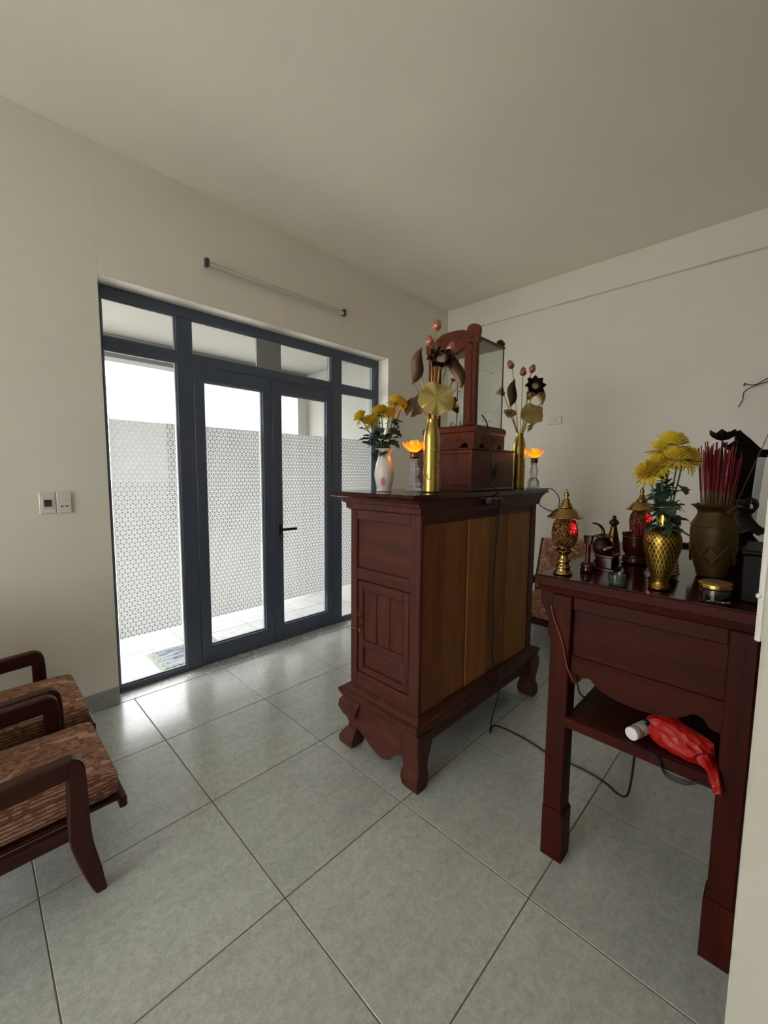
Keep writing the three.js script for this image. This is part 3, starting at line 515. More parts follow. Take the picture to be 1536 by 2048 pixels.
{
  const t = thing('crystal_garland', 'clear crystal beads standing inside the glass shrine', 'crystals', [2.14, CT + 0.367, -1.44]);
  const s = new THREE.IcosahedronGeometry(0.011, 0);
  for (let i = 0; i < 16; i++) { const a = i / 16 * Math.PI * 2, b = mesh('bead', s, CRYSTAL, t); b.position.set(0.075 * Math.cos(a), 0.012 + (i % 2) * 0.014, 0.075 * Math.sin(a)); }
  mesh('column', lathe([[0.03, 0.001], [0.034, 0.01], [0.012, 0.03], [0.018, 0.08], [0.01, 0.14], [0.02, 0.2], [0.03, 0.22], [0.0, 0.225]], 10), CRYSTAL, t);
}

// ---------------------------------------------------------------- flowers and vases
function petal(L, w, curl, nseg = 4, cup = 0.0) {   // strip along +x that lifts towards +y
  const g = new THREE.PlaneGeometry(1, 1, nseg, 2), p = g.attributes.position;
  for (let i = 0; i < p.count; i++) { const s = p.getX(i) + 0.5, q = p.getY(i) * 2, ww = w * Math.sin(Math.PI * Math.pow(clamp(s * 0.94 + 0.06), 0.8)) ** 0.8 * (s > 0.99 ? 0 : 1); p.setXYZ(i, L * (s - 0.25 * curl * s * s), L * curl * s * s + cup * (q * q) * w, q * ww / 2); }
  g.computeVertexNormals(); return g;
}
function mumHead(R, n = 130) {   // chrysanthemum head facing +y
  const g = [];
  for (let i = 0; i < n; i++) {
    const f = i / n, el = mix(1.35, -0.25, Math.pow(f, 0.8)), az = i * 2.39996, L = R * mix(0.55, 1.0, Math.sqrt(f)) * rr(0.85, 1.08);
    const q = petal(L, R * 0.19, mix(-0.1, 0.35, f) * (f > 0.85 ? -0.8 : 1), 3, 0.3); q.rotateZ(el); q.rotateY(az); q.translate(0, mix(0.25, 0, f) * R, 0); g.push(q);
  }
  return merge(g);
}
const mumA = mumHead(0.05, 170), mumB = mumHead(0.046, 150), calyx = lathe([[0, -0.012], [0.01, -0.008], [0.014, 0], [0.008, 0.006]], 10);
function leafGeo(L, w) {
  const s = new THREE.Shape(); s.moveTo(0, 0); s.splineThru([[0.15, 0.18], [0.3, 0.42], [0.4, 0.3], [0.55, 0.46], [0.66, 0.26], [0.82, 0.24], [1, 0]].map(([x, y]) => new THREE.Vector2(x * L, y * w))); s.splineThru([[0.82, -0.24], [0.66, -0.26], [0.55, -0.46], [0.4, -0.3], [0.3, -0.42], [0.15, -0.18], [0, 0]].map(([x, y]) => new THREE.Vector2(x * L, y * w)));
  const g = new THREE.ShapeGeometry(s, 3), p = g.attributes.position; for (let i = 0; i < p.count; i++) { const x = p.getX(i), y = p.getY(i); p.setXYZ(i, x, 0.25 * Math.abs(y) - 0.9 * x * x / L * 0.35, y); }
  g.computeVertexNormals(); return g;
}
const leaves = [leafGeo(0.055, 0.05), leafGeo(0.07, 0.055), leafGeo(0.04, 0.036)];
const ORD = ['topmost', 'second highest', 'third highest', 'fourth highest', 'fifth highest', 'sixth highest', 'lowest'], rank = (F, i) => { const r = F.filter((q) => q[1] > F[i][1]).length; return r === F.length - 1 ? 6 : r; };
const vec = (a) => new THREE.Vector3(...a);
function mum(label, group, foot, top, dir, head, nl, hang = 1) {   // a stem standing in a vase
  const t = thing('chrysanthemum', label, 'flower', foot, 0, group), T = vec(top).sub(vec(foot)), mid = [T.x * 0.3, T.y * 0.55, T.z * 0.3], D = vec(dir).normalize();
  mesh('stem', taper([[0, 0, 0], mid, [T.x - D.x * 0.008, T.y - D.y * 0.008, T.z - D.z * 0.008]], 0.0032, 0.0024, 14, 6), M.stem, t);
  const h = mesh('flower_head', head, rnd() > 0.4 ? M.yellow : M.yellow2, t); h.position.copy(T); h.quaternion.setFromUnitVectors(new THREE.Vector3(0, 1, 0), D);
  const c = mesh('calyx', calyx, M.green, t); c.position.copy(T); c.quaternion.copy(h.quaternion);
  for (let i = 0; i < nl; i++) { const f = mix(0.42, 0.82, (i + rnd() * 0.6) / nl), l = mesh('leaf', leaves[i % 3], M.green, t); const q = f < 0.55 ? f / 0.55 : 1; l.position.set(mix(0, f < 0.55 ? mid[0] : mix(mid[0], T.x, (f - 0.55) / 0.45), q), T.y * f, mix(0, f < 0.55 ? mid[2] : mix(mid[2], T.z, (f - 0.55) / 0.45), q)); l.rotation.set(rr(-0.5, 0.5), rr(0, 6.28), rr(-0.5, 0.7), 'YXZ'); }
  return t;
}
{
  const vx = 1.528, vz = -1.5, t = thing('porcelain_vase', 'white porcelain vase with a pink flower motif holding yellow chrysanthemums', 'vase', [vx, CT, vz]);
  const motif = tex(512, 256, (u, v) => { const dx = (u - 0.855) * 0.33, dy = (v - 0.235) * 0.45, a = Math.atan2(dy, dx), r = Math.hypot(dx, dy) / 0.016, k = step(1 + 0.2 * Math.cos(a * 5), 0.75, r); return mixc(mixc([0.86, 0.83, 0.80], [0.82, 0.79, 0.77], fbm(u, v, 8, 8, 3, 161)), [0.80, 0.45, 0.47], k * 0.9); });
  mesh('body', lathe([[0, 0.001], [0.036, 0.001], [0.04, 0.006], [0.038, 0.014], [0.043, 0.04], [0.05, 0.08], [0.047, 0.12], [0.036, 0.165], [0.031, 0.185], [0.036, 0.203], [0.046, 0.215], [0.043, 0.217], [0.033, 0.203], [0.027, 0.185], [0.03, 0.16], [0.04, 0.12], [0.04, 0.08], [0.03, 0.02], [0, 0.014]], 40, 90), std({ map: motif, roughness: 0.22 }), t);
  const G = 'yellow chrysanthemums in the porcelain vase';
  const F = [[-0.118, 0.372, 0.01], [-0.066, 0.35, 0.035], [-0.016, 0.398, -0.02], [0.02, 0.392, 0.04], [0.088, 0.43, 0.0], [0.056, 0.438, -0.05], [-0.03, 0.385, -0.06]];
  F.forEach(([u, y, d], i) => { const rx = 0.70, rz = 0.714; mum(ORD[rank(F, i)] + ' yellow chrysanthemum in the white porcelain vase', G, [vx + (i % 3 - 1) * 0.007, CT + 0.03, vz + (i % 2) * 0.01 - 0.005], [vx + u * rx + d * rz, CT + y, vz + u * rz - d * rx], [u * rx * 3 + 0.02, 0.45, u * rz * 3], i % 2 ? mumA : mumB, 11); });
}
{
  const vx = 1.583, vz = -0.285, t = thing('lattice_vase', 'gold vase embossed with a diamond lattice on the altar table', 'vase', [vx, 1.1, vz]);
  const diamond = tex(128, 128, (u, v) => { const a = Math.abs(((u + v) % 1) - 0.5) * 2, b = Math.abs(((u - v + 1) % 1) - 0.5) * 2, k = Math.min(a, b) < 0.22 ? 1 : 0.15; return [k, k, k]; }, false); diamond.repeat.set(26, 12);
  const dcol = tex(128, 128, (u, v) => { const a = Math.abs(((u + v) % 1) - 0.5) * 2, b = Math.abs(((u - v + 1) % 1) - 0.5) * 2; return Math.min(a, b) < 0.26 ? [0.80, 0.66, 0.32] : [0.42, 0.33, 0.13]; }); dcol.repeat.set(26, 12);
  mesh('body', lathe([[0, 0.001], [0.026, 0.001], [0.028, 0.012], [0.024, 0.03], [0.038, 0.08], [0.05, 0.13], [0.053, 0.165], [0.045, 0.188], [0.026, 0.2]], 48, 60), std({ map: dcol, metalness: 1, roughness: 0.3, bumpMap: diamond, bumpScale: 0.0015 }), t);
  mesh('neck', lathe([[0.026, 0.2], [0.0195, 0.206], [0.0185, 0.235], [0.02, 0.25], [0.033, 0.264], [0.044, 0.27], [0.042, 0.272], [0.03, 0.266], [0.017, 0.25], [0.016, 0.205], [0.02, 0.19]], 36, 50), M.gold, t, 'smooth flared gold neck');
  mesh('base_ring', lathe([[0.0, 0.0005], [0.031, 0.0005], [0.032, 0.008], [0.027, 0.014]], 32), M.darkBrass, t);
  const G = 'yellow chrysanthemums in the gold vase';
  const F = [[0.006, 0.468, 0, 0.1], [-0.002, 0.418, -0.045, -0.05], [-0.058, 0.375, 0.0, -0.5], [0.046, 0.42, -0.01, 0.6], [0.012, 0.446, 0.05, 0.2], [-0.03, 0.4, -0.01, -0.3]];
  F.forEach(([u, y, d, l], i) => { const rx = 0.70, rz = 0.714; mum(ORD[rank(F, i)] + ' yellow chrysanthemum in the gold lattice vase', G, [vx + (i % 3 - 1) * 0.005, 1.12, vz + (i % 2) * 0.008 - 0.004], [vx + u * rx + d * rz, 1.1 + y, vz + u * rz - d * rx], [l * rx - 0.1, 0.6, l * rz + 0.1], mumA, 10); });
}

// gilt lotus sprays in the tall vases
function lotusPetals(n, L, w, el, curl, off = 0) { const g = []; for (let i = 0; i < n; i++) { const q = petal(L, w, curl, 5, 0.5); q.rotateZ(el); q.rotateY((i + off) / n * Math.PI * 2); g.push(q); } return g; }
const budGeo = (() => { const g = [lathe([[0, -0.001], [0.012, 0.006], [0.0205, 0.018], [0.0215, 0.028], [0.015, 0.044], [0.006, 0.055], [0, 0.064]], 14, 24)]; g.push(...lotusPetals(5, 0.05, 0.034, 1.2, 0.0).map((q) => q.translate(0, 0.002, 0))); return merge(g); })();
const bloomGeo = merge([...lotusPetals(7, 0.055, 0.032, 0.75, 0.2), ...lotusPetals(7, 0.05, 0.03, 1.1, 0.1, 0.5)]);
const openGeo = merge([...lotusPetals(8, 0.072, 0.05, 0.05, 0.25), ...lotusPetals(8, 0.058, 0.044, 0.3, 0.3, 0.5)]);
const padGeo = (R) => { const nr = 10, na = 48, P = [], I = []; for (let i = 0; i <= nr; i++) for (let j = 0; j <= na; j++) { const r = i / nr, a = j / na * Math.PI * 2, e = 1 + 0.05 * Math.sin(a * 5 + 1) + 0.03 * Math.sin(a * 9); P.push(R * r * e * Math.cos(a), R * (-0.10 * r * r + 0.085 * r * Math.abs(Math.sin(a * 4.5 + 0.9 * Math.sin(a * 2))) + 0.05 * r * r * Math.sin(a * 3 + 1) + 0.10 * r * r * r * Math.sin(a * 5)), R * r * e * Math.sin(a)); } for (let i = 0; i < nr; i++) for (let j = 0; j < na; j++) { const a = i * (na + 1) + j, b = a + na + 1; I.push(a, a + 1, b, b, a + 1, b + 1); } const g = new THREE.BufferGeometry(); g.setAttribute('position', new THREE.Float32BufferAttribute(P, 3)); g.setIndex(I); g.computeVertexNormals(); return g; };
const padBig = padGeo(0.086), padSmall = padGeo(0.062), podGeo = merge([lathe([[0, 0], [0.012, 0.004], [0.03, 0.022], [0.04, 0.036], [0.038, 0.04], [0, 0.042]], 20, 24), ...[...Array(9)].map((_, i) => place(new THREE.SphereGeometry(0.0055, 8, 6), i ? 0.024 * Math.cos(i * 0.785) : 0, 0.042, i ? 0.024 * Math.sin(i * 0.785) : 0))]);
const blade = (() => { const g = new THREE.PlaneGeometry(1, 1, 14, 4), p = g.attributes.position; for (let i = 0; i < p.count; i++) { const s2 = p.getX(i) + 0.5, q = p.getY(i) * 2, w = 0.03 * Math.pow(Math.sin(Math.PI * s2), 1.15); p.setXYZ(i, 0.55 * w * Math.abs(q), 0.185 * s2, q * w * 1.1 + 0.01 * Math.sin(s2 * 6)); } g.rotateY(Math.PI / 4); g.computeVertexNormals(); return g; })();
const TOCAM = [-0.70, 0.02, 0.70];
// u: sideways along the picture plane, d: towards the room; both only used to lay the spray out
function spray(vx, vz, foot, which) {
  const at = (u, y, d = 0) => [vx + u * 0.70 - d * 0.714, CT + y, vz + u * 0.714 + d * 0.70];
  const G = 'gilt lotus sprays in the ' + which;
  return (name, label, parts, u, y, d, dir, bend = 0.02, stemMat = M.gold) => {
    const t = thing(name, label, 'ornament', [vx, CT + foot, vz], 0, G), E = vec(at(u, y, d)).sub(vec([vx, CT + foot, vz])), neck = 0.345 - foot;
    const k = neck / Math.max(E.y, neck + 0.001), D = vec(dir).normalize();
    if (E.y > neck + 0.02) mesh('stem', taper([[0, 0, 0], [E.x * 0.08, neck * 0.6, E.z * 0.08], [clamp(E.x * 0.2, -0.012, 0.012), neck, clamp(E.z * 0.2, -0.012, 0.012)], [E.x * 0.6, mix(neck, E.y, 0.5) + bend, E.z * 0.6], [E.x, E.y, E.z]], 0.0032, 0.0026, 22, 6), stemMat, t);
    else mesh('stem', taper([[0, 0, 0], [clamp(E.x * 0.2, -0.012, 0.012), neck, clamp(E.z * 0.2, -0.012, 0.012)], [E.x * 0.7, Math.max(neck, E.y) + 0.03, E.z * 0.7], [E.x, E.y, E.z]], 0.0032, 0.0026, 22, 6), stemMat, t);
    for (const [n, g, m, o] of parts) { const p = mesh(n, g, m, t); p.position.copy(E).addScaledVector(D, o ?? 0); p.quaternion.setFromUnitVectors(new THREE.Vector3(0, 1, 0), D); }
    return t;
  };
}
const bud = [['bud', budGeo, M.copper, 0]], bloom = [['petals', bloomGeo, M.copper, 0], ['seed_pod', podGeo.clone().scale(0.4, 0.4, 0.4), M.goldLeaf, 0.004]];
const discGeo = lathe([[0, 0.0], [0.012, 0.0], [0.026, 0.014], [0.027, 0.02], [0, 0.022]], 24);
const darkBloom = [['petals', openGeo, M.petalDark, 0], ['seed_pod', discGeo, M.disc, 0.004]];
const pad = (g) => [['pad', g, M.goldLeaf, 0]];
const bladePart = [['blade', blade, M.petalDark, -0.02]];
function goldVase(x, z, label) {
  const t = thing('tall_vase', label, 'vase', [x, CT, z], 0, 'pair of tall gold vases');
  mesh('body', lathe([[0, 0.001], [0.04, 0.001], [0.042, 0.006], [0.0405, 0.02], [0.0395, 0.15], [0.0405, 0.25], [0.039, 0.285], [0.032, 0.315], [0.0245, 0.335], [0.0235, 0.35], [0.0255, 0.358], [0.0235, 0.358], [0.0215, 0.348], [0.022, 0.33], [0.036, 0.28], [0.036, 0.02], [0, 0.012]], 40), M.goldRough, t);
  mesh('relief_band', merge([...Array(18)].map((_, i) => { const a = i / 18 * Math.PI * 2; return place(new THREE.TorusGeometry(0.014, 0.0014, 5, 16, 4.4), 0.0395 * Math.sin(a), 0.06 + 0.17 * hash(i, 3, 5), 0.0395 * Math.cos(a), a, 0, i); })), M.gold, t);
  return t;
}
{
  const vx = 1.638, vz = -1.28; goldVase(vx, vz, 'tall gold vase of gilt lotus next to the porcelain vase');
  const s = spray(vx, vz, 0.02, 'vase next to the porcelain vase'), V = 'in the vase beside the porcelain one';
  s('lotus_bud', 'tallest pink metal lotus bud, ' + V, bud, 0.012, 0.775, 0.0, [0.05, 1, 0.05], 0);
  s('lotus_bud', 'pink metal lotus bud below the tallest, ' + V, bud, -0.012, 0.7, 0.01, [-0.2, 1, -0.3], 0);
  s('lotus_bud', 'pink metal lotus bud over the dark open bloom, ' + V, bud, 0.075, 0.675, -0.01, [0.25, 1, 0.3], 0.01);
  s('open_lotus', 'dark open metal lotus with a pale round centre, ' + V, darkBloom, 0.028, 0.62, 0.03, [-0.62, 0.42, 0.62], 0.0);
  s('folded_lotus', 'folded bronze lotus leaf leaning towards the doors, ' + V, bladePart, -0.1, 0.535, 0.03, [0.2, 1, 0.2], 0.02);
  s('folded_lotus', 'folded bronze lotus leaf drooping before the shrine, ' + V, bladePart, 0.128, 0.515, 0.04, [-0.17, 1, -0.17], 0.03);
  s('lotus_bloom', 'pink metal lotus bloom behind the folded leaf, ' + V, bloom, -0.06, 0.58, -0.02, [-0.3, 1, -0.35], 0.01);
  s('lotus_bloom', 'pink metal lotus bloom before the shrine glass, ' + V, bloom, 0.098, 0.545, -0.03, [0.35, 1, 0.3], 0.01);
  s('lotus_pad', 'large round gold lotus leaf, ' + V, pad(padBig), 0.012, 0.45, 0.06, [-0.66, 0.3, 0.66], 0.02);
  s('lotus_pad', 'bronze lotus leaf curling at the yellow flowers, ' + V, [['pad', padSmall, M.petalDark, 0]], -0.085, 0.425, 0.0, [-0.9, 0.35, 0.05], 0.02);
  s('lotus_pod', 'bronze lotus seed head beside the shrine post, ' + V, [['seed_pod', podGeo, M.darkBrass, -0.02]], 0.098, 0.425, 0.0, [0.6, 0.2, 0.6], 0.02);
}
{
  const vx = 2.54, vz = -1.272; goldVase(vx, vz, 'tall gold vase of gilt lotus behind the polished box');
  const s = spray(vx, vz, 0.02, 'vase behind the polished box'), V = 'in the vase behind the polished box';
  s('lotus_bud', 'pink metal lotus bud nodding towards the shrine, ' + V, bud, -0.062, 0.76, 0.0, [-0.3, 1, -0.35], 0.02);
  s('lotus_bud', 'lowest pink metal lotus bud, ' + V, bud, 0.0, 0.71, 0.02, [0, 1, 0], 0);
  s('lotus_bud', 'pink metal lotus bud above the dark bloom, ' + V, bud, 0.056, 0.735, 0.0, [0.2, 1, 0.25], 0);
  s('open_lotus', 'dark open metal lotus with a pale round centre, ' + V, darkBloom, 0.07, 0.64, 0.02, [-0.66, 0.25, 0.66], 0.0);
  s('folded_lotus', 'upright bronze lotus leaf, ' + V, bladePart, -0.074, 0.535, 0.02, [0.13, 1, 0.13], 0.0);
  s('folded_lotus', 'drooping gold lotus leaf over the small lamp, ' + V, [['blade', blade, M.goldLeaf, -0.02]], 0.132, 0.55, 0.0, [-0.1, 1, -0.1], 0.05);
  s('lotus_bloom', 'pink metal lotus bloom against the shrine glass, ' + V, bloom, -0.1, 0.6, -0.03, [-0.6, 0.7, -0.5], 0.01);
  s('lotus_bloom', 'pink metal lotus bloom under the dark bloom, ' + V, bloom, 0.05, 0.575, -0.03, [0.35, 1, 0.4], 0.0);
  s('lotus_pad', 'round gold lotus leaf, ' + V, pad(padGeo(0.072)), 0.058, 0.475, 0.05, [-0.66, 0.3, 0.66], 0.02);
  s('lotus_pad', 'bronze lotus leaf turned under, ' + V, [['pad', padSmall, M.petalDark, 0]], 0.09, 0.42, -0.01, [0.4, -0.4, 0.5], 0.02);
  s('lotus_pod', 'gold lotus seed head, ' + V, [['seed_pod', podGeo, M.brass, -0.02]], -0.075, 0.47, 0.02, [-0.4, 0.75, 0.4], 0.02);
}

// small crystal lamps with glowing amber lotus shades
const AMBER = phy({ color: S('#f3c163'), roughness: 0.4, transmission: 0.6, thickness: 0, emissive: S('#ffa21c'), emissiveIntensity: 0.1 });
function lotusLamp(x, z, label) {
  const t = thing('lotus_lamp', label, 'lamp', [x, CT, z], 0, 'pair of crystal lotus lamps');
  mesh('crystal_stem', toCreasedNormals(lathe([[0, 0.001], [0.045, 0.001], [0.047, 0.008], [0.036, 0.02], [0.04, 0.035], [0.034, 0.055], [0.02, 0.075], [0.026, 0.095], [0.029, 0.115], [0.022, 0.135], [0.018, 0.155], [0.024, 0.168], [0, 0.169]], 9), 0.2), CRYSTAL, t);
  mesh('socket', lathe([[0, 0.169], [0.02, 0.169], [0.024, 0.18], [0.018, 0.19], [0.03, 0.2], [0, 0.201]], 18), M.darkBrass, t);
  const sh = mesh('lamp_shade', merge([...lotusPetals(8, 0.072, 0.036, 0.1, 0.45), ...lotusPetals(8, 0.06, 0.032, 0.75, 0.3, 0.5), ...lotusPetals(6, 0.052, 0.028, 1.05, 0.15)]), AMBER, t, 'amber glass lotus petals'); sh.position.y = 0.2;
  const b = mesh('bulb', place(new THREE.SphereGeometry(0.014, 14, 10), 0, 0.228, 0), std({ color: S('#ffc560'), emissive: S('#ffb340'), emissiveIntensity: 2.2 }), t);
  const l = new THREE.PointLight(0xffa53a, 0.035); l.position.set(0, 0.228, 0); l.castShadow = true; l.shadow.radius = 0.6; t.add(l);
  return t;
}
lotusLamp(1.629, -1.385, 'crystal lamp with amber lotus shade between porcelain vase and gold vase'); lotusLamp(2.612, -1.2, 'crystal lamp with amber lotus shade at the cabinet end by the plain wall');

// ---------------------------------------------------------------- things on the altar table
const TT = 1.1;
function lantern(x, z, label) {
  const t = thing('brass_lantern', label, 'lantern', [x, TT, z], 0, 'pair of brass altar lanterns');
  mesh('base', lathe([[0, 0.001], [0.036, 0.001], [0.037, 0.006], [0.03, 0.012], [0.026, 0.02], [0.029, 0.026], [0.029, 0.032], [0.021, 0.037], [0.022, 0.045], [0.027, 0.051], [0.02, 0.058], [0.0165, 0.066], [0.018, 0.078], [0, 0.078]], 32), M.brass, t);
  mesh('dish', lathe([[0.018, 0.076], [0.026, 0.084], [0.042, 0.09], [0.043, 0.093], [0.03, 0.095], [0.024, 0.1], [0.026, 0.108], [0.02, 0.11], [0, 0.11]], 32), M.brass, t);
  // pierced globe made of crossing bands
  const prof = (s) => { const y = 0.108 + 0.1 * s, r = 0.05 * Math.pow(Math.sin(Math.PI * mix(0.14, 0.86, s)), 0.42) * (1 - 0.04 * s); return [r, y]; };
  const g = [];
  for (const dir of [-1, 1]) for (let k = 0; k < 22; k++) { const pts = []; for (let i = 0; i <= 12; i++) { const s = i / 12, [r, y] = prof(s), a = (k / 22) * Math.PI * 2 + dir * s * 1.25; pts.push([r * Math.cos(a), y, r * Math.sin(a)]); } g.push(tube(pts, 0.0017, 18, 4)); }
  for (let i = 0; i < 4; i++) { const [r, y] = prof([0, 0.33, 0.66, 1][i]); g.push(place(new THREE.TorusGeometry(r, 0.0024, 6, 40), 0, y, 0, 0, Math.PI / 2)); }
  for (let k = 0; k < 11; k++) { const a = k / 11 * Math.PI * 2; for (const s of [0.25, 0.5, 0.75]) { const [r, y] = prof(s); g.push(place(new THREE.TorusGeometry(0.0065, 0.0016, 4, 10), r * Math.cos(a), y, r * Math.sin(a), Math.PI / 2 - a)); } }
  mesh('pierced_globe', merge(g), M.darkBrass, t, 'pierced dark brass globe');
  mesh('inner_liner', lathe([0, 0.1, 0.25, 0.5, 0.75, 0.9, 1].map((s) => { const [r, y] = prof(s); return [r * 0.5, y + 0.001]; }), 24), std({ color: S('#3a2012'), roughness: 0.6 }), t);
  const q = [0.012, 0.176, 0.031];
  const bl = mesh('red_bulb', merge([...Array(9)].map((_, i) => place(new THREE.SphereGeometry(0.0062, 8, 6), -0.019 + 0.006 * (i % 3) + q[0] * 0.6, q[1] - 0.014 + 0.013 * Math.floor(i / 3), q[2] + 0.004 * (i % 3)))), std({ color: S('#ff4052'), emissive: S('#ff2038'), emissiveIntensity: 1.6 }), t, 'glowing red bulb cluster');
  const l = new THREE.PointLight(0xff2030, 0.006); l.position.set(-0.012, 0.178, 0.05); l.castShadow = true; l.shadow.radius = 0.3; t.add(l);
  mesh('roof', lathe([[0, 0.212], [0.05, 0.209], [0.068, 0.212], [0.072, 0.215], [0.06, 0.222], [0.05, 0.234], [0.036, 0.246], [0.024, 0.25], [0, 0.251]], 40), M.brass, t, 'domed brass roof with a wide brim');
  mesh('finial', lathe([[0.026, 0.25], [0.027, 0.254], [0.02, 0.258], [0.021, 0.264], [0.014, 0.27], [0.015, 0.276], [0.009, 0.282], [0.007, 0.29], [0.011, 0.297], [0.009, 0.304], [0.004, 0.309], [0.005, 0.314], [0, 0.322]], 24), M.brass, t);
  t.scale.set(0.9, 1, 0.9); return t;
}
lantern(1.56, -0.588, 'brass lantern with red glow at the table corner beside the cabinet'); lantern(2.2, -0.488, 'brass lantern with red glow behind the lacquered incense bowl');
{
  const t = thing('bronze_urn', 'large aged bronze incense urn with a diamond relief', 'urn', [1.925, TT, -0.19], 0.79); t.scale.set(0.8, 1, 0.8);
  mesh('body', lathe([[0, 0.001], [0.05, 0.001], [0.056, 0.008], [0.058, 0.02], [0.07, 0.05], [0.082, 0.09], [0.089, 0.14], [0.0905, 0.178], [0.086, 0.186], [0.091, 0.19], [0.09, 0.195], [0.078, 0.212], [0.068, 0.23], [0.066, 0.24], [0.072, 0.25], [0.086, 0.26], [0.094, 0.264], [0.09, 0.266], [0.06, 0.242], [0.06, 0.22], [0, 0.218]], 48), M.bronze, t);
  const band = (pts) => tube(pts.map(([a, y]) => { const r = 0.0895 - Math.max(0, 0.13 - y) * 0.12; return [r * Math.sin(a), y, r * Math.cos(a)]; }), 0.0042, 30, 6);
  const rel = []; for (let k = 0; k < 4; k++) { const o = k * Math.PI / 2 - 0.79; const zz = [[-0.75, 0.12], [-0.35, 0.085], [0, 0.055], [0.35, 0.085], [0.75, 0.12]]; rel.push(band(zz.map(([a, y]) => [a + o, y]))); rel.push(band([[-0.32, 0.088], [0, 0.118], [0.32, 0.088]].map(([a, y]) => [a + o, y]))); }
  mesh('relief', merge(rel), M.bronze, t, 'raised diamond band');
  for (const s of [-1, 1]) mesh('lip_spout', place(taper([[s * 0.07, 0.245, 0], [s * 0.092, 0.258, 0], [s * 0.112, 0.266, 0]], 0.012, 0.004, 8, 8), 0, 0, 0), M.bronze, t);
  mesh('sand', place(new THREE.CylinderGeometry(0.059, 0.059, 0.01, 24), 0, 0.223, 0), std({ color: S('#5a5348'), roughness: 1 }), t);
}
{
  // incense in the urn: red sticks on bare lower stems, standing in the sand
  const low = new THREE.CylinderGeometry(0.0013, 0.0013, 0.1, 5); low.translate(0, 0.05, 0); const high = new THREE.CylinderGeometry(0.0017, 0.0017, 0.17, 5); high.translate(0, 0.185, 0);
  const base = thing('incense_stick', 'red incense stick in the bronze urn', 'incense', [0, 0, 0], 0, 'incense sticks in the bronze urn'); mesh('bare_stem', low, M.stick, base); mesh('coated_stem', high, M.red, base);
  for (let i = 0; i < 92; i++) {
    const o = i ? copy(base) : base, a = i * 2.39996, r = 0.043 * Math.sqrt((i + 0.5) / 92); o.position.set(1.925 + r * Math.cos(a), TT + 0.226, -0.19 + r * Math.sin(a)); const u = 0.70 * Math.cos(a) + 0.714 * Math.sin(a);
    o.scale.y = rr(0.82, 1.0) * (u > 0.25 ? 0.86 : 1); o.rotation.set(Math.sin(a) * r * 2.2 + rr(-0.03, 0.03), 0, -Math.cos(a) * r * 2.2 + rr(-0.03, 0.03));
  }
  tag(mesh('joss_stick', tube([[1.96, TT + 0.225, -0.15], [2.0, TT + 0.36, -0.115], [2.045, TT + 0.53, -0.07]], 0.0013, 10, 5), M.stick), 'lone long dark joss stick leaning out of the bronze urn', 'incense');
  for (const [x, y, z, dx, h, lb] of [[1.895, 0.49, -0.185, 0, 1, 'taller dark lotus candle holder above the incense sticks'], [1.912, 0.452, -0.152, 0.03, 0.9, 'shorter dark lotus candle holder above the incense sticks']]) {
    const t = thing('lotus_candle_holder', lb, 'candle holder', [x, TT + 0.2275, z]), Y = y - 0.2275 + 0.006;
    mesh('stalk', taper([[0, 0, 0], [0.004, Y * 0.6, 0.004], [0, Y, 0]], 0.0035, 0.0025, 12, 6), M.bronzeDark, t);
    const p = mesh('petals', merge([...lotusPetals(6, 0.046 * h, 0.034 * h, 0.0, 0.45), ...lotusPetals(6, 0.03 * h, 0.024 * h, 0.4, 0.4, 0.5)]), M.bronzeDark, t); p.position.y = Y; mesh('pricket', place(new THREE.ConeGeometry(0.0014, 0.035, 6), 0, Y + 0.02, 0), M.bronzeDark, t);
  }
}
{
  const t = thing('glass_jar', 'low glass jar with a gold rimmed lid at the table edge', 'jar', [1.556, TT, -0.138]); t.scale.set(0.82, 1, 0.82);
  mesh('jar_body', lathe([[0, 0.001], [0.048, 0.001], [0.05, 0.006], [0.05, 0.035], [0.046, 0.04], [0.044, 0.038], [0.046, 0.032], [0.046, 0.007], [0, 0.005]], 36), phy({ color: S('#dfe6df'), transmission: 1, roughness: 0.05, thickness: 0.004, ior: 1.5 }), t);
  mesh('lid', lathe([[0, 0.0405], [0.052, 0.0405], [0.054, 0.043], [0.052, 0.047], [0.054, 0.05], [0.052, 0.054], [0.046, 0.056], [0, 0.056]], 40), M.gold, t); mesh('lid_top', place(new THREE.CylinderGeometry(0.045, 0.045, 0.002, 36), 0, 0.0565, 0), std({ color: S('#7d6238'), roughness: 0.5 }), t, 'dull brown lid top');
  mesh('paper_label', place(new THREE.CylinderGeometry(0.0504, 0.0504, 0.024, 12, 1, true, 0.1, 0.9), 0, 0.02, 0, 0.4), std({ color: S('#8f8d80'), roughness: 0.8 }), t);
}
{
  const t = thing('black_box', 'black lacquered box standing behind the glass jar', 'box', [1.6, TT, -0.095]);
  mesh('body', bx(0, 0.235, 0, 0.142, 0.008, 0.135, 0.004), W.black, t); mesh('lid', bx(-0.004, 0.239, 0.142, 0.156, 0.004, 0.139, 0.004), M.black, t);
}
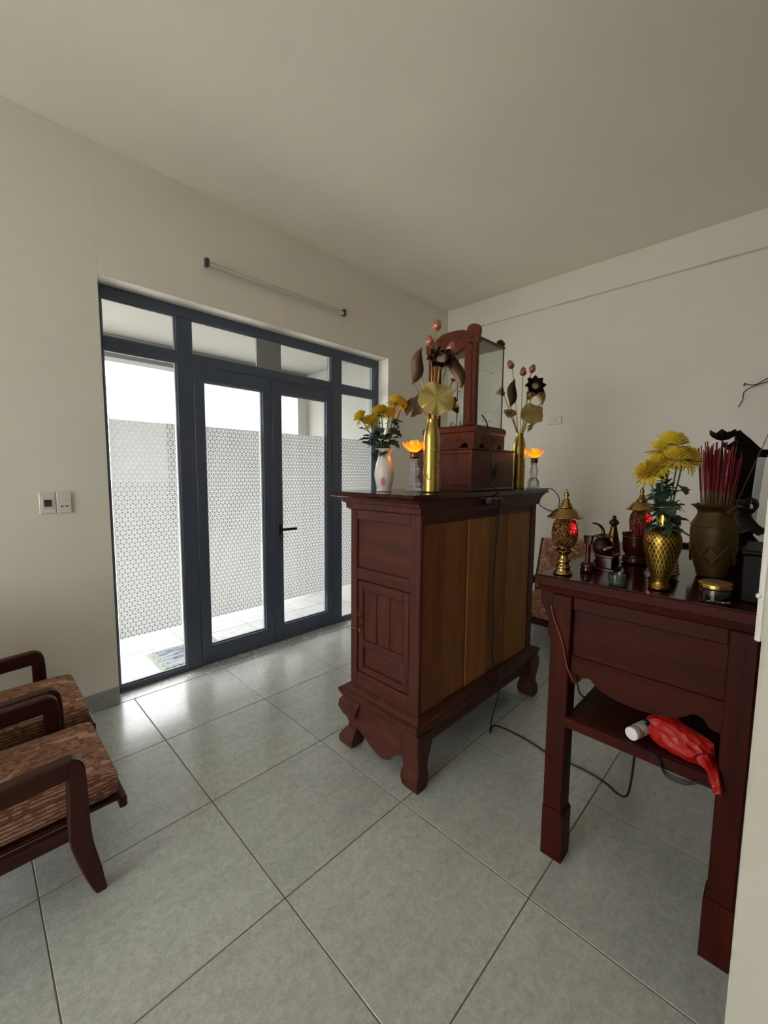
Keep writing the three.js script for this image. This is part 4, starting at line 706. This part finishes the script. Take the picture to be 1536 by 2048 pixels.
{
  // carved ancestor-photo frame leaning at the far end, seen from behind
  const t = thing('photo_frame', 'dark carved wooden picture frame leaning, seen from behind', 'frame', [2.46, TT + 0.001, -0.168], 0.35 - Math.PI / 2);
  const p = new THREE.Group(); p.name = 'frame'; t.add(p); p.rotation.set(-0.06, 0, -0.06); p.position.y = 0.008;
  const a = 0.055, out = [[-a, 0.0], [a, 0.0], [a, 0.475], [a * 0.5, 0.5], [0, 0.528], [-a * 0.5, 0.552], [-a * 0.75, 0.566], ...smoothPts([[-a * 0.98, 0.558], [-a * 0.9, 0.53], [-a * 0.9, 0.5], [-a * 1.1, 0.46], [-a * 0.95, 0.43], [-a * 1.08, 0.39], [-a, 0.35], [-a * 1.05, 0.2], [-a, 0.1]], 30)];
  mesh('back_board', uvBox(ext(out, 0.024, 0.003), { grain: 1 }), W.black, p); mesh('mount_edge', bx(a - 0.022, a + 0.004, 0.16, 0.45, 0.006, 0.02, 0.002), std({ color: S('#b9c2c0'), roughness: 0.5 }), p, 'pale edge of the picture mount'); mesh('corner_block', bx(a - 0.024, a + 0.012, 0.45, 0.485, -0.012, 0.02, 0.003), W.black, p);
  mesh('scroll_support', merge([0, 1, 2, 3].map((i) => place(new THREE.TorusGeometry(0.022 - i * 0.002, 0.006, 6, 18), -a - 0.012, 0.33 - i * 0.055, 0.0))), W.black, p);
}
{
  // tiered bronze censer with upturned eaves
  const t = thing('tiered_censer', 'dark bronze censer with tiered upturned eaves behind the urn', 'censer', [2.15, TT, -0.13], 0.3);
  const eave = (R, y, h) => { const n = 6, nr = 6, na = 48, P = [], I = []; for (let i = 0; i <= nr; i++) for (let j = 0; j <= na; j++) { const s = i / nr, an = j / na * Math.PI * 2, c = Math.pow(Math.abs(Math.cos(an * n / 2)), 6), r = mix(R * 0.25, R * (0.86 + 0.22 * c), s); P.push(r * Math.cos(an), y + h * Math.pow(1 - s, 1.9) + (s > 0.95 ? 0.004 * Math.sin(an * 36) : 0) + 0.018 * c * s * s, r * Math.sin(an)); } for (let i = 0; i < nr; i++) for (let j = 0; j < na; j++) { const q = i * (na + 1) + j, b = q + na + 1; I.push(q, q + 1, b, b, q + 1, b + 1); } const g = new THREE.BufferGeometry(); g.setAttribute('position', new THREE.Float32BufferAttribute(P, 3)); g.setIndex(I); g.computeVertexNormals(); return g; };
  for (let k = 0; k < 3; k++) { const q = k * 2.09; mesh('foot', taper([[0.03 * Math.cos(q), 0.055, 0.03 * Math.sin(q)], [0.05 * Math.cos(q), 0.03, 0.05 * Math.sin(q)], [0.046 * Math.cos(q), 0.004, 0.046 * Math.sin(q)]], 0.01, 0.007, 8, 8), M.bronzeDark, t); }
  mesh('body', lathe([[0, 0.045], [0.04, 0.05], [0.05, 0.075], [0.045, 0.1], [0.03, 0.12], [0.034, 0.2], [0.024, 0.24], [0.02, 0.26], [0, 0.26]], 24), M.bronzeDark, t);
  mesh('lower_eave', eave(0.105, 0.088, 0.075), M.bronzeDark, t); mesh('upper_eave', eave(0.1, 0.152, 0.07), M.bronzeDark, t);
  mesh('dragon_crest', merge([0, 1, 2, 3, 4].map((k) => place(new THREE.TorusGeometry(0.022, 0.006, 6, 14, 4), 0.025 * Math.cos(k * 1.26), 0.25 + 0.01 * (k % 2), 0.025 * Math.sin(k * 1.26), k, 0, k)).concat([place(new THREE.SphereGeometry(0.018, 12, 8), 0, 0.262, 0)])), M.bronzeDark, t);
}
{
  const t = thing('crane_candlestick', 'dark bronze candlestick with an open lotus cup beside the tiered censer', 'candlestick', [2.29, TT, -0.02]);
  mesh('base', lathe([[0, 0.001], [0.035, 0.001], [0.034, 0.01], [0.012, 0.02], [0.006, 0.03], [0, 0.03]], 20), M.bronzeDark, t); mesh('stalk', taper([[0, 0.025, 0], [0.01, 0.12, 0.005], [-0.008, 0.22, 0], [0, 0.29, 0]], 0.008, 0.005, 18, 8), M.bronzeDark, t); const p = mesh('petals', merge(lotusPetals(6, 0.05, 0.04, 0.15, 0.4)), M.bronzeDark, t); p.position.y = 0.288;
}
{
  const t = thing('incense_bowl', 'red-brown lacquered incense bowl on a stepped foot', 'bowl', [1.985, TT, -0.452]);
  mesh('bowl', lathe([[0, 0.001], [0.04, 0.001], [0.05, 0.006], [0.05, 0.012], [0.044, 0.016], [0.048, 0.022], [0.042, 0.028], [0.036, 0.036], [0.046, 0.05], [0.05, 0.08], [0.05, 0.118], [0.054, 0.124], [0.052, 0.128], [0.044, 0.12], [0.044, 0.1], [0, 0.098]], 40), W.lacquer, t);
  for (const y of [0.014, 0.026, 0.114]) mesh('gilt_ring', place(new THREE.TorusGeometry(y > 0.1 ? 0.0505 : 0.0475, 0.0013, 6, 40), 0, y, 0, 0, Math.PI / 2), M.darkBrass, t);
  const low = new THREE.CylinderGeometry(0.0013, 0.0013, 0.075, 5); low.translate(0, 0.0375, 0); const base = thing('bowl_incense_stick', 'short dark red incense stub in the lacquered bowl', 'incense', [0, 0, 0], 0, 'incense stubs in the lacquered bowl'); mesh('stub', low, M.red, base);
  for (let i = 0; i < 22; i++) { const o = i ? copy(base) : base, q = i * 2.4, r = 0.03 * Math.sqrt(i / 22); o.position.set(1.985 + r * Math.cos(q), TT + 0.0985, -0.452 + r * Math.sin(q)); o.scale.y = rr(0.8, 1.15); o.rotation.set(rr(-0.06, 0.06), 0, rr(-0.06, 0.06)); }
}
{
  const t = thing('candle_stand', 'dark wooden candle stand with a square cup, next to the brass lantern', 'candle stand', [1.66, TT, -0.535]);
  mesh('base', lathe([[0, 0.001], [0.024, 0.001], [0.025, 0.012], [0.02, 0.016], [0.023, 0.022], [0.022, 0.034], [0.012, 0.04], [0, 0.04]], 24), W.lacquer, t); mesh('shaft', lathe([[0.01, 0.038], [0.0085, 0.06], [0.0085, 0.105], [0.011, 0.11], [0, 0.11]], 16), W.lacquer, t); mesh('cup', rectLoft([[0.108, -0.011, 0.011, -0.011, 0.011], [0.142, -0.014, 0.014, -0.014, 0.014]]), W.lacquer, t);
}
{
  const t = thing('horned_ewer', 'small dark bronze ewer with a curved horn spout', 'ewer', [1.9, TT, -0.555]);
  mesh('body', lathe([[0, 0.001], [0.03, 0.001], [0.032, 0.008], [0.02, 0.018], [0.035, 0.045], [0.04, 0.07], [0.03, 0.095], [0.022, 0.104], [0.036, 0.11], [0.036, 0.114], [0.022, 0.118], [0, 0.128]], 28, 40), M.bronzeDark, t); mesh('horn', taper([[0, 0.12, 0], [-0.004, 0.145, -0.004], [-0.018, 0.163, -0.018], [-0.034, 0.168, -0.034]], 0.008, 0.003, 14, 8), M.darkBrass, t); mesh('rim', place(new THREE.TorusGeometry(0.036, 0.0025, 6, 32), 0, 0.112, 0, 0, Math.PI / 2), M.darkBrass, t);
}
{
  const t = thing('lidded_flask', 'slender bronze flask with a knobbed stopper', 'flask', [2.06, TT, -0.56]);
  mesh('body', lathe([[0, 0.001], [0.028, 0.001], [0.032, 0.02], [0.028, 0.06], [0.02, 0.1], [0.014, 0.13], [0.012, 0.145], [0, 0.145]], 24), M.darkBrass, t); mesh('stopper', lathe([[0.012, 0.145], [0.02, 0.152], [0.021, 0.16], [0.012, 0.17], [0.006, 0.174], [0.009, 0.18], [0.006, 0.187], [0, 0.19]], 20), M.bronzeDark, t);
}
{
  const t = thing('offering_stand', 'stepped dark offering stand with three small brass cups', 'stand', [1.775, TT, -0.5]);
  mesh('top', bx(-0.05, 0.05, 0.052, 0.06, -0.035, 0.035, 0.002, 0), W.lacquer, t); mesh('bottom', bx(-0.055, 0.055, 0, 0.01, -0.04, 0.04, 0.002, 0), W.lacquer, t); for (const s of [-1, 1]) mesh('leg', bx(s * 0.04 - 0.006, s * 0.04 + 0.006, 0.01, 0.052, -0.03, 0.03, 0.002, 1), W.lacquer, t);
  const cup = thing('offering_cup', 'tiny brass cup on the offering stand, next to the candle stand', 'cup', [1.745, TT + 0.06, -0.5], 0, 'brass cups on the offering stand'); mesh('bowl', lathe([[0, 0.0005], [0.008, 0.0005], [0.006, 0.005], [0.013, 0.014], [0.014, 0.024], [0.0125, 0.024], [0.011, 0.014], [0, 0.008]], 20), M.brass, cup);
  for (const [x, l] of [[1.775, 'middle one of three tiny brass cups on the offering stand'], [1.805, 'tiny brass cup on the offering stand, next to the lacquered bowl']]) copy(cup, l).position.x = x;
}
{
  const t = thing('green_cup', 'small greenish glass cup at the table edge', 'cup', [1.535, TT, -0.398]);
  mesh('body', lathe([[0, 0.001], [0.022, 0.001], [0.026, 0.01], [0.027, 0.038], [0.025, 0.038], [0.023, 0.01], [0, 0.006]], 24), GREENGLASS, t);
}
{
  const base = thing('stacked_dish', 'dull brass dish in the low stack behind the gold vase', 'dish', [0, 0, 0], 0, 'stack of brass dishes'); mesh('dish', lathe([[0, 0.0005], [0.022, 0.0005], [0.026, 0.006], [0.05, 0.013], [0.051, 0.015], [0.03, 0.009], [0, 0.007]], 32), M.bronze, base);
  for (let i = 0; i < 5; i++) { const o = i ? copy(base) : base; o.userData.label = ['lowest', 'second lowest', 'middle', 'second highest', 'topmost'][i] + ' dull brass dish in the stack behind the gold vase'; o.position.set(1.8, TT + i * 0.0125, -0.315); o.scale.set(1 - i * 0.05, 1, 1 - i * 0.05); }
  const t = thing('lidded_tureen', 'squat lidded brass pot behind the gold vase', 'pot', [2.32, TT, -0.4]); mesh('pot', lathe([[0, 0.001], [0.03, 0.001], [0.05, 0.03], [0.055, 0.08], [0.05, 0.11], [0, 0.11]], 28), M.bronze, t); mesh('lid', lathe([[0.053, 0.11], [0.05, 0.125], [0.025, 0.14], [0.008, 0.145], [0.012, 0.155], [0.006, 0.165], [0, 0.167]], 28), M.darkBrass, t);
}

// ---------------------------------------------------------------- under the table
{
  const t = thing('spray_can', 'white capped cylindrical bottle with dark lettering lying on the shelf', 'bottle', [1.515, 0.611, -0.322], -0.31);
  const lab = tex(256, 64, (u, v) => { const c = Math.floor(u * 9), b = Math.floor(v * 5); const on = v > 0.25 && v < 0.72 && hash(c, b, 3) > 0.42 && u > 0.2; return on ? [0.16, 0.16, 0.18] : [0.80, 0.80, 0.78]; });
  mesh('cap', place(lathe([[0, 0], [0.0195, 0.0], [0.0215, 0.002], [0.0215, 0.034], [0, 0.034]], 28), 0, 0, 0, 0, 0, -Math.PI / 2), std({ color: S('#e6e6e2'), roughness: 0.4 }), t, 'white cap');
  const g = place(new THREE.CylinderGeometry(0.0225, 0.0225, 0.11, 28), 0.09, 0, 0, 0, 0, -Math.PI / 2); mesh('body', g, std({ map: lab, roughness: 0.4 }), t);
}
{
  // crumpled red plastic bag that sags over the shelf edge
  const t = thing('plastic_bag', 'crumpled bright red plastic bag spilling over the shelf edge', 'bag', [1.56, 0.588, -0.19]);
  const g = new THREE.IcosahedronGeometry(1, 4), p = g.attributes.position, cre = (x, y, z) => { let v = 0; for (let k = 0; k < 8; k++) { const a = hash(k, 1, 9) * 6.28, b = hash(k, 2, 9) * 3 - 1.5; v += Math.abs(((x * Math.cos(a) * Math.cos(b) + y * Math.sin(b) + z * Math.sin(a) * Math.cos(b)) * (1.1 + k * 0.5) + k * 0.37 + 8) % 1 - 0.5) * 2 / (1 + k * 0.3); } return v / 3.2; };
  for (let i = 0; i < p.count; i++) { const x = p.getX(i), y = p.getY(i), z = p.getZ(i), k = 0.6 + 0.5 * cre(x, y, z); p.setXYZ(i, x * 0.05 * k, Math.max(0.001, 0.04 + y * 0.062 * k - 0.022 * z), z * 0.095 * k); }
  const m = g; m.computeVertexNormals();
  const RED = phy({ color: S('#b8140c'), roughness: 0.45, transmission: 0.15, thickness: 0 });
  mesh('body', m, RED, t); mesh('gathered_handle', (() => { const h = taper([[-0.045, 0.04, 0.06], [-0.07, 0.02, 0.085], [-0.075, -0.015, 0.098], [-0.076, -0.035, 0.102]], 0.02, 0.011, 16, 7), q = h.attributes.position; for (let i = 0; i < q.count; i++) { q.setX(i, q.getX(i) + 0.005 * Math.sin(i * 2.3)); q.setY(i, q.getY(i) + 0.003 * Math.sin(i * 1.7)); } const f = h.toNonIndexed(); f.computeVertexNormals(); return f; })(), RED, t);
}

// ---------------------------------------------------------------- cables
{
  const t = thing('power_strip', 'dusty black power strip on the cabinet back below its top', 'power strip', [1.94, 1.333, -1.138]);
  mesh('body', bx(-0.11, 0.11, -0.022, 0.016, 0.0005, 0.03, 0.005), M.black, t); for (let i = 0; i < 3; i++) mesh('plug', bx(-0.07 + i * 0.06, -0.035 + i * 0.06, -0.014, 0.012, 0.03, 0.05, 0.005), M.plasticDark, t);
}
tag(mesh('power_cable', tube([[2.04, 1.325, -1.12], [2.052, 1.29, -1.128], [2.045, 1.1, -1.139], [2.035, 0.9, -1.139], [2.045, 0.6, -1.138], [2.05, 0.42, -1.138], [2.06, 0.37, -1.125], [2.07, 0.31, -1.108], [2.065, 0.24, -1.1], [2.0, 0.12, -1.1], [2.02, 0.006, -1.12], [2.1, 0.005, -1.14], [2.11, 0.005, -0.95], [2.08, 0.005, -0.8], [2.09, 0.005, -0.65], [2.07, 0.005, -0.53], [2.03, 0.012, -0.47], [1.95, 0.08, -0.415], [1.9, 0.22, -0.39], [1.88, 0.45, -0.38], [1.88, 0.566, -0.378]], 0.0045, 240, 6), M.cable), 'black cable from the power strip across the floor to the table shelf', 'cable');
tag(mesh('shrine_cable', merge([tube([[2.06, 1.8, -1.262], [2.075, 1.76, -1.24], [2.08, 1.68, -1.225], [2.08, 1.6, -1.208], [2.085, 1.52, -1.208], [2.1, 1.46, -1.206], [2.07, 1.42, -1.2], [2.09, 1.386, -1.17], [2.06, 1.384, -1.135], [2.02, 1.36, -1.118], [1.99, 1.34, -1.105]], 0.0035, 90, 6), tube([[2.1, 1.46, -1.205], [2.13, 1.5, -1.205], [2.16, 1.515, -1.205], [2.13, 1.48, -1.2], [2.09, 1.45, -1.2]], 0.003, 30, 5), tube([[2.08, 1.47, -1.2], [2.11, 1.49, -1.198], [2.12, 1.46, -1.198], [2.09, 1.435, -1.2], [2.075, 1.455, -1.203]], 0.003, 30, 5, true), tube([[2.085, 1.475, -1.204], [2.12, 1.505, -1.204], [2.135, 1.52, -1.204], [2.11, 1.47, -1.202]], 0.003, 24, 5), tube([[2.09, 1.455, -1.203], [2.04, 1.47, -1.205], [2.0, 1.49, -1.206], [1.985, 1.5, -1.207]], 0.0025, 20, 5)]), M.cable), 'black cable tied in a bundle, hanging from the glass shrine to the power strip', 'cable');
tag(mesh('lamp_cable', tube([[2.615, 1.38, -1.155], [2.66, 1.381, -1.14], [2.695, 1.375, -1.11], [2.705, 1.33, -1.07], [2.69, 1.27, -1.06], [2.65, 1.24, -1.07], [2.6, 1.25, -1.1], [2.57, 1.28, -1.135], [2.565, 1.3, -1.142]], 0.0028, 60, 6), M.cable), 'thin black lamp cable looping off the cabinet end', 'cable');
tag(mesh('red_wire', tube([[1.5, 0.99, -0.6], [1.497, 0.96, -0.592], [1.496, 0.87, -0.555], [1.496, 0.78, -0.532], [1.5, 0.74, -0.515], [1.51, 0.72, -0.505]], 0.0028, 40, 6), M.redWire), 'thin red wire down the table leg', 'wire');
tag(mesh('shelf_cable', tube([[1.51, 0.75, -0.507], [1.52, 0.71, -0.5], [1.56, 0.66, -0.5], [1.65, 0.61, -0.48], [1.7, 0.593, -0.44], [1.75, 0.592, -0.42], [1.82, 0.592, -0.38]], 0.0032, 50, 6), M.cable), 'black cable drooping from the apron onto the table shelf', 'cable');
tag(mesh('looped_cord', merge([0, 1, 2].map((k) => tube([[1.52, 0.592, -0.27 + k * 0.01], [1.492 - 0.004 * k, 0.585, -0.255 + k * 0.01], [1.482, 0.553 - k * 0.006, -0.215], [1.48, 0.552 - k * 0.007, -0.17], [1.482, 0.566, -0.13], [1.505, 0.592, -0.115]], 0.0022, 36, 5))), M.cable), 'looped dark cord hanging over the shelf edge under the red bag', 'cord');

renderer.render(scene, camera);
